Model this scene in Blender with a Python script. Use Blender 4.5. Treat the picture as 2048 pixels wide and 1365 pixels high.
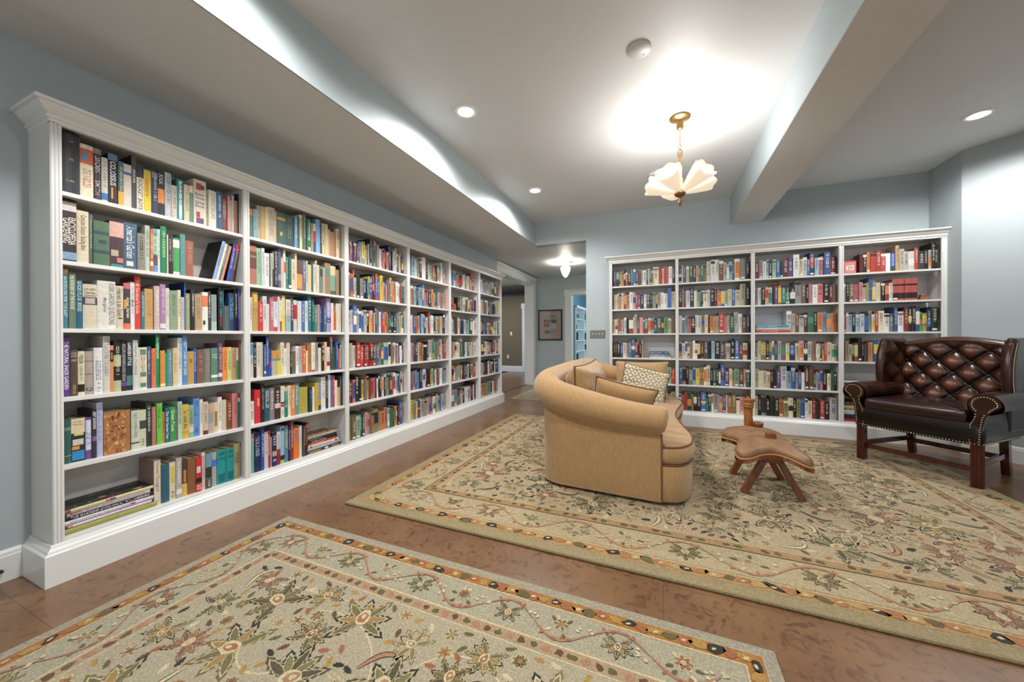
import bpy, bmesh, math, random
from mathutils import Vector, Matrix, Euler
PI=math.pi
for o in list(bpy.data.objects): bpy.data.objects.remove(o,do_unlink=True)
S=bpy.context.scene; COL=S.collection
# ---------------- camera ----------------
YAW,PIT,ROL=math.radians(22.815),math.radians(-.188),math.radians(-.210)
def cam_axes():
    cy,sy,cp,sp=math.cos(YAW),math.sin(YAW),math.cos(PIT),math.sin(PIT)
    f=Vector((-sy*cp,cy*cp,sp)); r=Vector((cy,sy,0)); u=r.cross(f)
    cr,sr=math.cos(ROL),math.sin(ROL)
    return r*cr+u*sr, -r*sr+u*cr, f
cr_,cu_,cf_=cam_axes()
cd=bpy.data.cameras.new('camera'); cam=bpy.data.objects.new('camera',cd); COL.objects.link(cam)
M=Matrix((cr_,cu_,-cf_)).transposed().to_4x4(); M.translation=Vector((0,0,1.15)); cam.matrix_world=M
cd.sensor_width=36; cd.lens=717.34/2048*36; cd.shift_y=-4.756/2048; cd.clip_start=.05; cd.clip_end=60
S.camera=cam
# ---------------- exposure, world ----------------
S.view_settings.view_transform='Standard'; S.view_settings.look='None'
S.view_settings.exposure=0.0; S.view_settings.gamma=1; S.view_settings.use_curve_mapping=False
w=bpy.data.worlds.new('world'); S.world=w; w.use_nodes=True
w.node_tree.nodes['Background'].inputs[0].default_value=(.97,.985,1.0,1); w.node_tree.nodes['Background'].inputs[1].default_value=.62
# lamp helper, and a soft fill added behind the camera, no window built
def lamp(kind,name,loc,power,col=(1,1,1),size=.1,rot=(0,0,0),parent=None,**k):
    l=bpy.data.lights.new(name,kind); l.energy=power; l.color=col
    if kind=='AREA':
        l.size=size
        if 'sy' in k: l.shape='RECTANGLE'; l.size_y=k['sy']
        if k.get('disk'): l.shape='DISK'
        if 'spread' in k: l.spread=k['spread']
    else: l.shadow_soft_size=size
    if kind=='SPOT': l.spot_size=k.get('cone',2.0); l.spot_blend=k.get('blend',.6)
    o=bpy.data.objects.new(name,l); COL.objects.link(o); o.location=loc; o.rotation_euler=rot
    if parent: o.parent=parent
    return o
lamp('AREA','rear_fill',(1.2,-3.2,1.7),28,(.9,.96,1),4.5,(math.radians(90),0,0),sy=2.2)  # added fill lamp, stands for no visible window

# ---------------- helpers ----------------
def lin(h):
    if isinstance(h,str):
        if len(h)==3: h=''.join(c*2 for c in h)
        v=[int(h[i:i+2],16)/255 for i in (0,2,4)]
    else: v=h
    return tuple((x/12.92 if x<=.04045 else ((x+.055)/1.055)**2.4) for x in v)+(1,)
MATS={}
def mat(name,col='888888',rough=.5,metal=0,noise=0,nscale=8,col2=None,bump=0,bscale=60,emit=None,estr=0,vc=False,coat=0,stretch=None,trans=0,sheen=0,detail=4,spec=.5):
    if name in MATS: return MATS[name]
    m=bpy.data.materials.new(name); m.use_nodes=True; nt=m.node_tree; N=nt.nodes; L=nt.links
    b=N['Principled BSDF']; b.inputs['Roughness'].default_value=rough; b.inputs['Metallic'].default_value=metal
    b.inputs['Specular IOR Level'].default_value=spec
    if coat: b.inputs['Coat Weight'].default_value=coat; b.inputs['Coat Roughness'].default_value=.15
    if sheen: b.inputs['Sheen Weight'].default_value=sheen; b.inputs['Sheen Roughness'].default_value=.5
    if trans: b.inputs['Transmission Weight'].default_value=trans
    tc=N.new('ShaderNodeTexCoord'); src=tc.outputs['Object']
    if stretch:
        mp=N.new('ShaderNodeMapping'); mp.inputs['Scale'].default_value=stretch; L.new(src,mp.inputs['Vector']); src=mp.outputs['Vector']
    if vc:
        a=N.new('ShaderNodeAttribute'); a.attribute_name='Col'; base=a.outputs['Color']
    else:
        rgb=N.new('ShaderNodeRGB'); rgb.outputs[0].default_value=lin(col); base=rgb.outputs[0]
    if noise or col2:
        n=N.new('ShaderNodeTexNoise'); n.inputs['Scale'].default_value=nscale; n.inputs['Detail'].default_value=detail; L.new(src,n.inputs['Vector'])
        mx=N.new('ShaderNodeMix'); mx.data_type='RGBA'
        if col2:
            cr=N.new('ShaderNodeValToRGB'); cr.color_ramp.elements[0].position=.5-.5*max(noise,.05); cr.color_ramp.elements[1].position=.5+.5*max(noise,.05)
            L.new(n.outputs['Fac'],cr.inputs['Fac']); L.new(cr.outputs['Color'],mx.inputs['Factor'])
            mx.inputs[7].default_value=lin(col2); L.new(base,mx.inputs[6])
        else:
            mx.blend_type='MULTIPLY'; mx.inputs['Factor'].default_value=noise
            cr=N.new('ShaderNodeValToRGB'); cr.color_ramp.elements[0].position=.3; cr.color_ramp.elements[1].position=.7
            L.new(n.outputs['Fac'],cr.inputs['Fac']); L.new(cr.outputs['Color'],mx.inputs[7]); L.new(base,mx.inputs[6])
        base=mx.outputs[2]
    L.new(base,b.inputs['Base Color'])
    if bump:
        n2=N.new('ShaderNodeTexNoise'); n2.inputs['Scale'].default_value=bscale; n2.inputs['Detail'].default_value=3; L.new(src,n2.inputs['Vector'])
        bp=N.new('ShaderNodeBump'); bp.inputs['Strength'].default_value=bump; bp.inputs['Distance'].default_value=.003
        L.new(n2.outputs['Fac'],bp.inputs['Height']); L.new(bp.outputs['Normal'],b.inputs['Normal'])
    if emit:
        b.inputs['Emission Color'].default_value=lin(emit); b.inputs['Emission Strength'].default_value=estr
    MATS[name]=m; return m
class MB:
    def __init__(s): s.v=[];s.f=[];s.c=[];s.s=[];s.m=[]
    def add(s,V,F,col=None,smooth=False,T=None,mi=0):
        k=len(s.v)
        if T is not None: V=[T@Vector(p) for p in V]
        s.v+=[tuple(p) for p in V]
        for f in F:
            s.f.append(tuple(i+k for i in f)); s.c.append(col); s.s.append(smooth); s.m.append(mi)
        return s
    def box(s,a,b,col=None,T=None,mi=0):
        x0,y0,z0=a;x1,y1,z1=b
        V=[(x0,y0,z0),(x1,y0,z0),(x1,y1,z0),(x0,y1,z0),(x0,y0,z1),(x1,y0,z1),(x1,y1,z1),(x0,y1,z1)]
        return s.add(V,[(0,3,2,1),(4,5,6,7),(0,1,5,4),(1,2,6,5),(2,3,7,6),(3,0,4,7)],col,False,T,mi)
    def quad(s,p,col=None,T=None,mi=0): return s.add(p,[(0,1,2,3)],col,False,T,mi)
    def grid(s,P,col=None,smooth=True,closeu=False,closev=False,T=None,flip=False,cf=None,mi=0):
        nu=len(P);nv=len(P[0]);V=[q for r in P for q in r];F=[];C=[]
        for i in range(nu if closeu else nu-1):
            for j in range(nv if closev else nv-1):
                a=i*nv+j;b=((i+1)%nu)*nv+j;c=((i+1)%nu)*nv+(j+1)%nv;d=i*nv+(j+1)%nv
                F.append((a,d,c,b) if flip else (a,b,c,d))
                if cf: C.append(cf(i,j))
        k=len(s.c); s.add(V,F,col,smooth,T,mi)
        if cf: s.c[k:]=C
        return s
    def tube(s,pts,r,n=10,col=None,cap=True,T=None,closed=False,squash=None):
        pts=[Vector(p) for p in pts]; R=r if isinstance(r,(list,tuple)) else [r]*len(pts)
        P=[];m=len(pts);up=None
        for i,p in enumerate(pts):
            if closed: t=pts[(i+1)%m]-pts[i-1]
            else: t=pts[min(i+1,m-1)]-pts[max(i-1,0)]
            t=t.normalized() if t.length>1e-9 else Vector((0,0,1))
            if up is None: up=Vector((0,0,1)) if abs(t.z)<.9 else Vector((1,0,0))
            a=t.cross(up).normalized(); b=a.cross(t).normalized(); up=b
            P.append([p+a*(R[i]*math.cos(2*PI*k/n))+b*(R[i]*math.sin(2*PI*k/n)) for k in range(n)])
        s.grid(P,col,True,closed,True,T)
        if cap and not closed:
            k=len(s.v); s.add(P[0],[tuple(range(n))],col,False,T); s.add(P[-1],[tuple(reversed(range(n)))],col,False,T)
        return s
    def lathe(s,prof,n=24,col=None,T=None,smooth=True):
        P=[[(r*math.cos(2*PI*k/n),r*math.sin(2*PI*k/n),z) for k in range(n)] for r,z in prof]
        return s.grid(P,col,smooth,False,True,T,flip=True)
    def sweep(s,path,prof,col=None,closed=False,T=None,smooth=False):
        # path: plan points; profile: (outward, z); outward = right-hand side of travel
        n=len(path);P=[]
        for i in range(n):
            p=Vector(path[i])
            d0=(Vector(path[i])-Vector(path[i-1])).normalized() if (i>0 or closed) else None
            d1=(Vector(path[(i+1)%n])-Vector(path[i])).normalized() if (i<n-1 or closed) else None
            if d0 is None: d0=d1
            if d1 is None: d1=d0
            n0=Vector((d0.y,-d0.x));n1=Vector((d1.y,-d1.x)); m=(n0+n1)
            m=m.normalized() if m.length>1e-6 else n0
            k=1/max(.3,m.dot(n0))
            P.append([(p.x+m.x*k*o,p.y+m.y*k*o,z) for o,z in prof])
        s.grid(P,col,smooth,closed,False,T,flip=True)
        if not closed:
            s.add(P[0],[tuple(range(len(prof)))],col,False,T); s.add(P[-1],[tuple(reversed(range(len(prof))))],col,False,T)
        return s
    def build(s,name,material,parent=None,loc=None,rot=None,bevel=0,subd=0,kind=None,weld=False,solid=0):
        me=bpy.data.meshes.new(name); me.from_pydata(s.v,[],s.f); me.update()
        ms=material if isinstance(material,(list,tuple)) else [material]
        for m in ms: me.materials.append(m)
        me.polygons.foreach_set('use_smooth',s.s)
        if len(ms)>1: me.polygons.foreach_set('material_index',s.m)
        if any(c is not None for c in s.c):
            at=me.attributes.new('Col','FLOAT_COLOR','FACE'); buf=[];cache={}
            for c in s.c:
                c=c or '888888'
                if c not in cache: cache[c]=lin(c)
                buf+=cache[c]
            at.data.foreach_set('color',buf)
        o=bpy.data.objects.new(name,me); COL.objects.link(o)
        if parent is not None: o.parent=parent
        if loc is not None: o.location=loc
        if rot is not None: o.rotation_euler=rot
        if weld: md=o.modifiers.new('w','WELD'); md.merge_threshold=.0004
        if solid: md=o.modifiers.new('s','SOLIDIFY'); md.thickness=solid
        if bevel: md=o.modifiers.new('b','BEVEL'); md.width=bevel; md.segments=2; md.limit_method='ANGLE'; md.angle_limit=.7
        if subd: md=o.modifiers.new('u','SUBSURF'); md.levels=subd; md.render_levels=subd
        if kind: o['kind']=kind
        return o
def thing(name,label,cat,loc=(0,0,0),rz=0,group=None,rot=None):
    o=bpy.data.objects.new(name,None); COL.objects.link(o); o.empty_display_size=.1
    o.location=loc; o.rotation_euler=rot or (0,0,rz); o['label']=label; o['category']=cat
    if group: o['group']=group
    return o
def tag(o,label,cat,group=None,kind=None):
    o['label']=label; o['category']=cat
    if group: o['group']=group
    if kind: o['kind']=kind
    return o
def struct(o): o['kind']='structure'; return o
_tx={}
def textgeo(s):
    if s in _tx: return _tx[s]
    c=bpy.data.curves.new('t','FONT'); c.body=s; c.resolution_u=2; c.offset=.012
    o=bpy.data.objects.new('t',c); COL.objects.link(o); dg=bpy.context.evaluated_depsgraph_get()
    me=o.evaluated_get(dg).to_mesh(); V=[(v.co.x,v.co.y) for v in me.vertices]; F=[tuple(p.vertices) for p in me.polygons]
    o.evaluated_get(dg).to_mesh_clear(); bpy.data.objects.remove(o,do_unlink=True); bpy.data.curves.remove(c)
    if V:
        x0=min(v[0] for v in V);x1=max(v[0] for v in V);y0=min(v[1] for v in V);y1=max(v[1] for v in V)
        V=[((a-x0)/(x1-x0),(b-y0)/(y1-y0)) for a,b in V]; asp=(x1-x0)/(y1-y0)
    else: asp=1
    _tx[s]=(V,F,asp); return _tx[s]
WP=mat('wall_paint','a9b4b7',.55,bump=.05,bscale=250,noise=.04,nscale=3)
CP=mat('ceiling_paint','d8dadb',.5,noise=.03,nscale=2)
TW=mat('white_trim_paint','dedfdc',.3,noise=.015,nscale=5)
SHW=mat('white_shelf_paint','d6d6d3',.38,noise=.02,nscale=6)
BOOK=mat('book_cloth',vc=True,rough=.45,noise=.18,nscale=60)
PAGE=mat('book_pages','cfc2a2',.8,noise=.25,nscale=120,stretch=(1,12,1))
VC=mat('painted_colours',vc=True,rough=.5)
POW,CHP,PSP,HLP,BLP,HDP=125,36,75,32,160,60
# ================= THE ROOM =================
WX=-2.889; BY=5.43; SOF=2.613; CZ=2.967; EX=-1.866; PX=-1.067; PY=8.368
fl=mat('cork_floor','6c4c35',.3,noise=.5,nscale=3.2,col2='876646',bump=.08,bscale=90,coat=.15,detail=12)
nt=fl.node_tree; N=nt.nodes; L=nt.links; pb=N['Principled BSDF']; old=pb.inputs['Base Color'].links[0].from_socket
tcx=N.new('ShaderNodeTexCoord'); nz=N.new('ShaderNodeTexNoise'); nz.inputs['Scale'].default_value=16; nz.inputs['Detail'].default_value=12; nz.inputs['Distortion'].default_value=1.6
L.new(tcx.outputs['Object'],nz.inputs['Vector']); rr=N.new('ShaderNodeValToRGB'); rr.color_ramp.elements[0].position=.53; rr.color_ramp.elements[0].color=(1,1,1,1); rr.color_ramp.elements[1].position=.72; rr.color_ramp.elements[1].color=(.34,.25,.2,1)
L.new(nz.outputs['Fac'],rr.inputs['Fac']); mm=N.new('ShaderNodeMix'); mm.data_type='RGBA'; mm.blend_type='MULTIPLY'; mm.inputs['Factor'].default_value=.85; L.new(old,mm.inputs[6]); L.new(rr.outputs['Color'],mm.inputs[7])
br=N.new('ShaderNodeTexBrick'); br.inputs['Scale'].default_value=1; br.inputs['Brick Width'].default_value=.92; br.inputs['Row Height'].default_value=.3; br.inputs['Mortar Size'].default_value=.0016
br.inputs['Color1'].default_value=(1,1,1,1); br.inputs['Color2'].default_value=(.86,.84,.82,1); br.inputs['Mortar'].default_value=(.45,.4,.36,1); L.new(tcx.outputs['Object'],br.inputs['Vector'])
m3=N.new('ShaderNodeMix'); m3.data_type='RGBA'; m3.blend_type='MULTIPLY'; m3.inputs['Factor'].default_value=.8; L.new(mm.outputs[2],m3.inputs[6]); L.new(br.outputs['Color'],m3.inputs[7]); L.new(m3.outputs[2],pb.inputs['Base Color'])
def sbox(name,a,b,m,bev=0): return MB().box(a,b).build(name,m,kind='structure',bevel=bev)
sbox('floor',(-9,-3.5,-.1),(6.5,16,0),fl)
sbox('ceiling',(EX,-3.5,CZ),(6.5,BY,CZ+.1),CP)
# lower ceiling over the bookcase and the passage, with its painted side face
c2=MB().box((WX,-3.5,SOF),(EX-.012,BY,SOF+.36)).box((WX,BY+.14,SOF),(PX-.001,PY,SOF+.3)).box((WX,BY,SOF),(EX-.012,BY+.14,SOF+.3)); c2.build('ceiling_soffit',CP,kind='structure')
sbox('trim_1',(EX-.012,-3.5,SOF),(EX,BY,CZ),WP).name='wall_soffit'
# ceiling beam: painted cheeks, ceiling coloured underside
b=MB().box((.81,-3.5,SOF+.004),(1.157,BY,CZ)); b.build('ceiling_beam',WP,kind='structure')
MB().box((.812,-3.5,SOF),(1.155,BY,SOF+.004)).build('ceiling_beam_underside',CP,kind='structure')
# walls
OY0,OY1,OH=6.27,8.19,2.415
wl=MB().box((WX-.21,-3.5,0),(WX,OY0,SOF+.3)).box((WX-.21,OY1,0),(WX,PY,SOF+.3)).box((WX-.21,OY0,OH),(WX,OY1,SOF+.3)); wl.build('wall_left',WP,kind='structure')
wb=MB().box((PX,BY,0),(2.705,BY+.14,CZ)).box((EX-.012,BY,SOF),(PX,BY+.14,CZ)).box((WX,BY,SOF+.37),(EX-.012,BY+.14,CZ)); wb.build('wall_back',WP,kind='structure')
MB().box((PX,BY+.14,0),(PX+.12,PY,SOF+.3)).build('wall_passage',WP,kind='structure')
MB().box((2.705,4.96,0),(2.9,BY+.14,CZ)).build('wall_right',WP,kind='structure')
wa=MB(); T=Matrix.Translation((2.705,4.96,0))@Matrix.Rotation(math.radians(-45),4,'Z'); wa.box((0,0,0),(3.2,.15,CZ),T=T); wa.build('wall_angled',WP,kind='structure')
DX0,DX1,DH=-2.0,-1.16,2.155
wf=MB().box((WX,PY,0),(DX0,PY+.15,SOF+.3)).box((DX1,PY,0),(PX+.12,PY+.15,SOF+.3)).box((DX0,PY,DH),(DX1,PY+.15,SOF+.3)); wf.build('wall_passage_end',WP,kind='structure')
# baseboards
bprof=[(0,0),(.016,0),(.016,.118),(.013,.124),(.012,.136),(.006,.146),(0,.149)]
def baseboard(name,path): MB().sweep(path,bprof).build(name,TW,kind='structure')
baseboard('baseboard_left',[(WX,-3.4),(WX,.68)])
baseboard('baseboard_back',[(-.69,BY),(PX,BY)][::-1] if 0 else [(PX,BY),(-.73,BY)])
baseboard('baseboard_passage_end',[(WX,PY),(DX0-.15,PY)])
baseboard('baseboard_angled',[(2.705,4.96),(4.6,3.065)])
# door 1: wide cased opening in the left wall
d=MB()
d.box((WX,OY1-.005,0),(WX+.02,OY1+.13,OH)); d.box((WX,OY0-.13,0),(WX+.02,OY0+.005,OH))
d.box((WX-.215,OY1-.012,0),(WX+.004,OY1,OH)); d.box((WX-.215,OY0,0),(WX+.004,OY0+.012,OH)); d.box((WX-.215,OY0,OH-.012),(WX+.004,OY1,OH))
d.box((WX+.004,OY1+.10,0),(WX+.028,OY1+.13,OH))
d.build('door_1',TW,kind='structure',bevel=.003)
hp=[(0,OH-.005),(.024,OH-.005),(.024,OH+.012),(.018,OH+.014),(.018,OH+.10),(.026,OH+.106),(.028,OH+.118),(.04,OH+.13),(.056,OH+.15),(.056,OH+.165),(0,OH+.168)]
MB().sweep([(WX,OY0-.15),(WX+.001,OY0-.15),(WX+.001,OY1+.15),(WX,OY1+.15)],hp).build('trim_1',TW,kind='structure')
sbox('trim_2',(WX-.20,OY0+.012,0),(WX-.17,OY1-.012,.006),mat('dark_threshold_wood','2c1710',.35,noise=.3,nscale=20))
# door 2: cased doorway at the passage end
d=MB().box((DX0-.145,PY-.02,0),(DX0+.002,PY,DH)).box((DX1-.002,PY-.02,0),(PX-.002,PY,DH)).box((DX0,PY-.003,0),(DX0+.012,PY+.155,DH)).box((DX1-.012,PY-.003,0),(DX1,PY+.155,DH)).box((DX0,PY-.003,DH-.012),(DX1,PY+.155,DH))
d.box((DX0-.145,PY-.026,0),(DX0-.12,PY-.02,DH)); d.build('door_2',TW,kind='structure',bevel=.003)
h2=[(o,z-OH+DH) for o,z in hp]; h2=[(o,DH-.005+(z-DH+.005)*.75) for o,z in h2]
MB().sweep([(DX0-.165,PY),(PX-.003,PY)],h2).build('trim_3',TW,kind='structure')
# hall seen through door 1
OLV=mat('olive_wall_paint','6e6248',.6,noise=.05,nscale=3)
MB().box((-7.5,11.2,0),(-2.9,11.35,3.0)).box((-3.0,PY+.15,0),(WX,11.2,3.0)).build('wall_hall',OLV,kind='structure')
MB().box((-7.5,5.5,0),(-7.4,11.2,3.0)).build('wall_hall_left',OLV,kind='structure')
MB().box((-7.5,5.5,2.9),(WX-.21,11.35,3.0)).build('ceiling_hall',mat('hall_ceiling','d8cdb4',.6),kind='structure')
MB().sweep([(-7.4,11.2),(-3.0,11.2)],[(o,z*1.25) for o,z in bprof]).build('baseboard_hall',TW,kind='structure')
MB().sweep([(-7.4,11.2),(-3.0,11.2)],[(0,2.55),(.02,2.55),(.03,2.6),(.09,2.7),(.10,2.74),(0,2.76)]).build('hall_shade_trim',mat('hall_shade_brown','2a0f0a',.5),kind='structure')  # dark strip added for the shaded top of the hall wall
MB().box((-4.33,11.15,0),(-4.22,11.2,2.1)).box((-4.35,11.12,2.1),(-4.2,11.2,2.28)).build('trim_5',TW,kind='structure',bevel=.006)
# blue room seen through door 2
BLW=mat('blue_room_paint','93bccb',.55)
MB().box((-3.15,PY+.15,0),(-3.0,15.5,2.9)).box((-3.15,15.5,0),(2,15.65,2.9)).build('wall_blue_room',BLW,kind='structure')
MB().box((-3.15,PY+.15,2.75),(2,15.65,2.9)).build('ceiling_blue_room',mat('blue_room_ceiling','cfe0e6',.6),kind='structure')
MB().box((1.8,PY+.15,0),(1.95,15.5,2.9)).build('wall_blue_room_right',BLW,kind='structure')

# ================= BOOKCASES =================
crown=[(0,2.172),(.004,2.176),(.004,2.186),(.012,2.190),(.013,2.199),(.006,2.202),(.010,2.208),(.022,2.218),(.036,2.235),(.043,2.246),(.054,2.248),(.056,2.252),(.056,2.262),(0,2.262)]
plinth=[(0,0),(.033,0),(.033,.143),(.029,.147),(.023,.149),(.021,.158),(.012,.168),(.008,.178),(.006,.181),(0,.181)]
def bookcase(name,label,loc,rz,y0,y1,bays,SH,dep,endl=True,endr=True):
    t=thing(name,label,'bookcase',loc,rz)
    MB().box((-dep+.001,y0+.01,0.05),(-dep+.012,y1-.01,2.19)).build('back_panel',SHW,t)
    MB().box((-dep,y0,0),(-.0005,y0+.018,2.185)).build('side_panel',SHW,t); MB().box((-dep,y1-.018,0),(-.0005,y1,2.185)).build('side_panel',SHW,t)
    MB().box((-dep,y0,2.18),(0,y1,2.2)).box((-.018,y0,2.168),(0,y1,2.2)).build('top_rail',SHW,t)
    edges=[y0]+[e for bq in bays for e in bq]+[y1]
    for k in range(0,len(edges),2):
        a,bb=edges[k],edges[k+1]; m=MB()
        inner=a if k==0 else (a+bb)/2
        m.box((-.014,a+(.0003 if k==0 else 0),.181),(0,bb,2.18))
        if 0<k<len(edges)-2: m.box((-dep+.012,a+.010,.181),(-.014,bb-.010,2.18))
        wd=bb-a; nb=3 if wd>.036 and k==0 and y0>0 else 2
        for q in range(nb):
            c=a+wd*(q+.5)/nb*1.0; r=wd*.13
            m.grid([[(r*.8*math.sin(PI*i/6),c-r*math.cos(PI*i/6),z) for z in (.181,2.172)] for i in range(7)],smooth=True,flip=True)
        m.build('divider' if 0<k<len(edges)-2 else 'stile',SHW,t)
    MB().box((-dep+.012,y0+.018,.15),(-.0005,y1-.018,.19)).build('base_shelf',SHW,t)
    for (a,bb) in bays:
        ea=a-(.010 if a!=bays[0][0] else .012); eb=bb+.010
        for z in SH[:-1]:
            MB().box((-dep+.012,a-.0095,z-.02),(-.006,bb+.0095,z)).build('shelf',SHW,t,bevel=.0015)
    path=[(-dep+.001,y1),(0,y1),(0,y0),(-dep+.001,y0)][::-1]
    if not endr: path=path[:-1]
    MB().sweep(path[::-1],crown).build('crown_moulding',TW,t) if 0 else MB().sweep(path,[(o,z) for o,z in crown]).build('crown_moulding',TW,t)
    MB().sweep(path,plinth).build('plinth',TW,t)
    return t
SHL=[1.861,1.529,1.201,.868,.539,.190]; SHR=[1.853,1.533,1.197,.865,.527,.190]
LB=[(.749,1.553),(1.592,2.400),(2.443,3.260),(3.306,4.113),(4.160,4.948),(5.012,5.769)]
RB=[(-.650,.152),(.190,.989),(1.030,1.828),(1.872,2.661)]
lc=bookcase('bookcase','long white built-in bookcase with six bays along the left wall',(-2.643,0,0),0,.712,5.812,LB,SHL,.246)
rc=bookcase('bookcase','white four-bay bookcase on the far wall behind the sofa and leather chair',(0,5.15,0),-PI/2,-.688,2.7045,RB,SHR,.279,endr=False)
# ================= BOOKS =================
rnd=random.Random(7)
def dk(h,k):
    if len(h)==3: h=''.join(c*2 for c in h)
    return ''.join('%02x'%max(0,min(255,int(int(h[i:i+2],16)*k))) for i in (0,2,4))
def lum(h):
    if len(h)==3: h=''.join(c*2 for c in h)
    return (int(h[:2],16)*.3+int(h[2:4],16)*.59+int(h[4:],16)*.11)/255
def book_geo(w,h,d,col,ops,rn,full=True):
    m=MB(); bul=min(.004,w*.14) if w>.013 and rn.random()<.8 else 0
    n=6 if bul and full else (2 if bul else 1)
    sx=lambda y: bul*(1-(2*y/w)**2)
    ys=[-w/2+w*i/n for i in range(n+1)]
    t=min(.0022,w*.16); g=.0045
    outer=[(-d,-w/2)]+[(sx(y),y) for y in ys]+[(-d,w/2)]
    inner=[(-d,-w/2+t)]+[(-g,max(-w/2+t,min(w/2-t,y))) for y in ys]+[(-d,w/2-t)]
    k=len(outer)
    sd={o[0]:o[2:] for o in (ops or '').split(';') if o[:2] in ('s:','u:')}
    m.grid([[(x,y,0) for x,y in outer],[(x,y,h) for x,y in outer]],col,False,flip=True,cf=lambda i,j: sd.get('s',col) if j==0 else (sd.get('u',col) if j==len(outer)-2 else col))
    if full: m.grid([[(x,y,0) for x,y in inner],[(x,y,h) for x,y in inner]],dk(col,.8),False)
    m.grid([[(x,y,h) for x,y in outer],[(x,y,h) for x,y in inner]],col,False,flip=True)
    if full: m.grid([[(x,y,0) for x,y in outer],[(x,y,0) for x,y in inner]],col,False)
    if full:
        for s in (0,-1): m.add([(outer[s][0],outer[s][1],0),(outer[s][0],outer[s][1],h),(inner[s][0],inner[s][1],h),(inner[s][0],inner[s][1],0)],[(0,1,2,3)],col)
    lay=[.0003]
    def band(c,z0,z1,f0=0,f1=1):
        lay[0]+=.00008; a=-w/2+w*f0; b=-w/2+w*f1
        yy=[a]+[y for y in ys if a<y<b]+[b]
        m.grid([[(sx(y)+lay[0],y,z0*h) for y in yy],[(sx(y)+lay[0],y,z1*h) for y in yy]],c,False,flip=True)
    def fake(c,z0,z1,sc=.42,yc=0):
        lay[0]+=.00008; s=w*sc; z=z1*h; e=lay[0]
        while z>z0*h:
            L=s*rn.uniform(.25,.75)
            if rn.random()<.15: z-=s*.5; continue
            y0=yc*w-s/2*rn.uniform(.7,1); y1=yc*w+s/2
            if rn.random()<.5:
                x=sx((y0+y1)/2)+e; m.quad([(x,y0,z-L*.4),(x,y1,z-L*.4),(x,y1,z),(x,y0,z)],c)
            else:
                x=sx(y1*.6)+e; m.quad([(x,y0,z-L),(x,y0+s*.3,z-L),(x,y0+s*.3,z),(x,y0,z)],c); m.quad([(x,y1-s*.3,z-L),(x,y1,z-L),(x,y1,z),(x,y1-s*.3,z)],c)
            z-=L+s*.13
    tops=[]
    for op in (ops or '').split(';'):
        if not op: continue
        p=op.split(':')
        if p[0]=='b': band(p[1],float(p[2]),float(p[3]),*(map(float,p[4:6])))
        elif p[0]=='f': fake(p[1],.34,.9) if w>.004 else 0
        elif p[0]=='f2': fake(p[1],.06,.24,.35)
        elif p[0] in 'th' and full:
            V,F,asp=textgeo(p[2]); lay[0]+=.00008
            z0,z1=float(p[3])*h,float(p[4])*h; f0,f1=(float(p[5]),float(p[6])) if len(p)>6 else ((.2,.8) if p[0]=='t' else (.12,.88))
            ya,yb=-w/2+w*f0,-w/2+w*f1
            if p[0]=='t': m.add([(sx(ya+(yb-ya)*v)+lay[0],ya+(yb-ya)*v,z1-(z1-z0)*u) for u,v in V],F,p[1])
            else: m.add([(sx(ya+(yb-ya)*u)+lay[0],ya+(yb-ya)*u,z0+(z1-z0)*v) for u,v in V],F,p[1])
            tops.append(p[2])
        elif p[0] in 'th': fake(p[1],float(p[3]),float(p[4]),.5)
        elif p[0]=='w':
            for q in range(90):
                yc=rn.uniform(-.45,.3)*w; zc=rn.uniform(.03,.95)*h; r=rn.uniform(.002,.009); lay[0]+=.000004
                P=[]
                for a in range(7):
                    yy=max(-w*.49,min(w*.49,yc+r*math.cos(a*.9)*rn.uniform(.4,1.2))); zz=max(.004,min(h-.002,zc+2*r*math.sin(a*.9)*rn.uniform(.4,1.2)))
                    P.append((sx(yy)+lay[0],yy,zz))
                m.add(P,[tuple(range(7))],rn.choice(['c89058','8a5530','6a3c20','b87c48','d8a870','925a34']))
    pg=MB()
    pg.box((-d+.003,-w/2+t,.003 if full else .001),(-g,w/2-t,h-.0035),'d8ccae' if lum(col)<.9 else 'e0dccc')
    return m,pg
CN=[('black','1c1b1e'),('charcoal','3c3c42'),('grey','858582'),('white','dcdad6'),('cream','dccfb0'),('tan','c6a474'),('brown','74503a'),('brown','8a6248'),('maroon','7a2c34'),('red','c43a32'),('salmon','d28078'),('orange','e07f3c'),('yellow','dcc440'),('olive','98904c'),('lime','74c84e'),('green','2e7a50'),('green','3fa868'),('sage','94ac8c'),('teal','2a8088'),('dark-teal','24505a'),('pale-blue','90b0cc'),('blue','3c62b4'),('bright-blue','5090d4'),('navy','26305c'),('purple','624890'),('lilac','a890bc'),('dark-green','2a4a3c'),('mustard','c09a4c'),('silver','b4b8b8'),('beige','c8b8a0')]
def mute(h,k=.2):
    if len(h)==3: h=''.join(c*2 for c in h)
    r=[int(h[i:i+2],16) for i in (0,2,4)]; g=sum(r)/3; return ''.join('%02x'%int(c+(g-c)*k) for c in r)
def cname(h):
    if len(h)==3: h=''.join(c*2 for c in h)
    r=[int(h[i:i+2],16) for i in (0,2,4)]
    return min(CN,key=lambda n:sum((int(n[1][i:i+2],16)-r[i//2])**2*(1.2 if i==0 else 1) for i in (0,2,4)))[0]
PAL=dict(w='dcdad6',c='dccfae',t='c39e70',b='6e4630',k='26221f',g='8e8e8a',r='bf3a30',m='7c2c34',o='e07a3a',y='dcc23c',l='6cc04a',e='2e6a48',s='9ab89a',z='2f8088',u='86b0cc',n='26325e',d='3a62b0',p='6a4a92',i='d88a90',v='98904c',q='4a4a52',x='8a6a50',a='d07070')
BOOKS=[]  # dict(case,bay,row,y,w,h,col,ops,lean)
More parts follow.
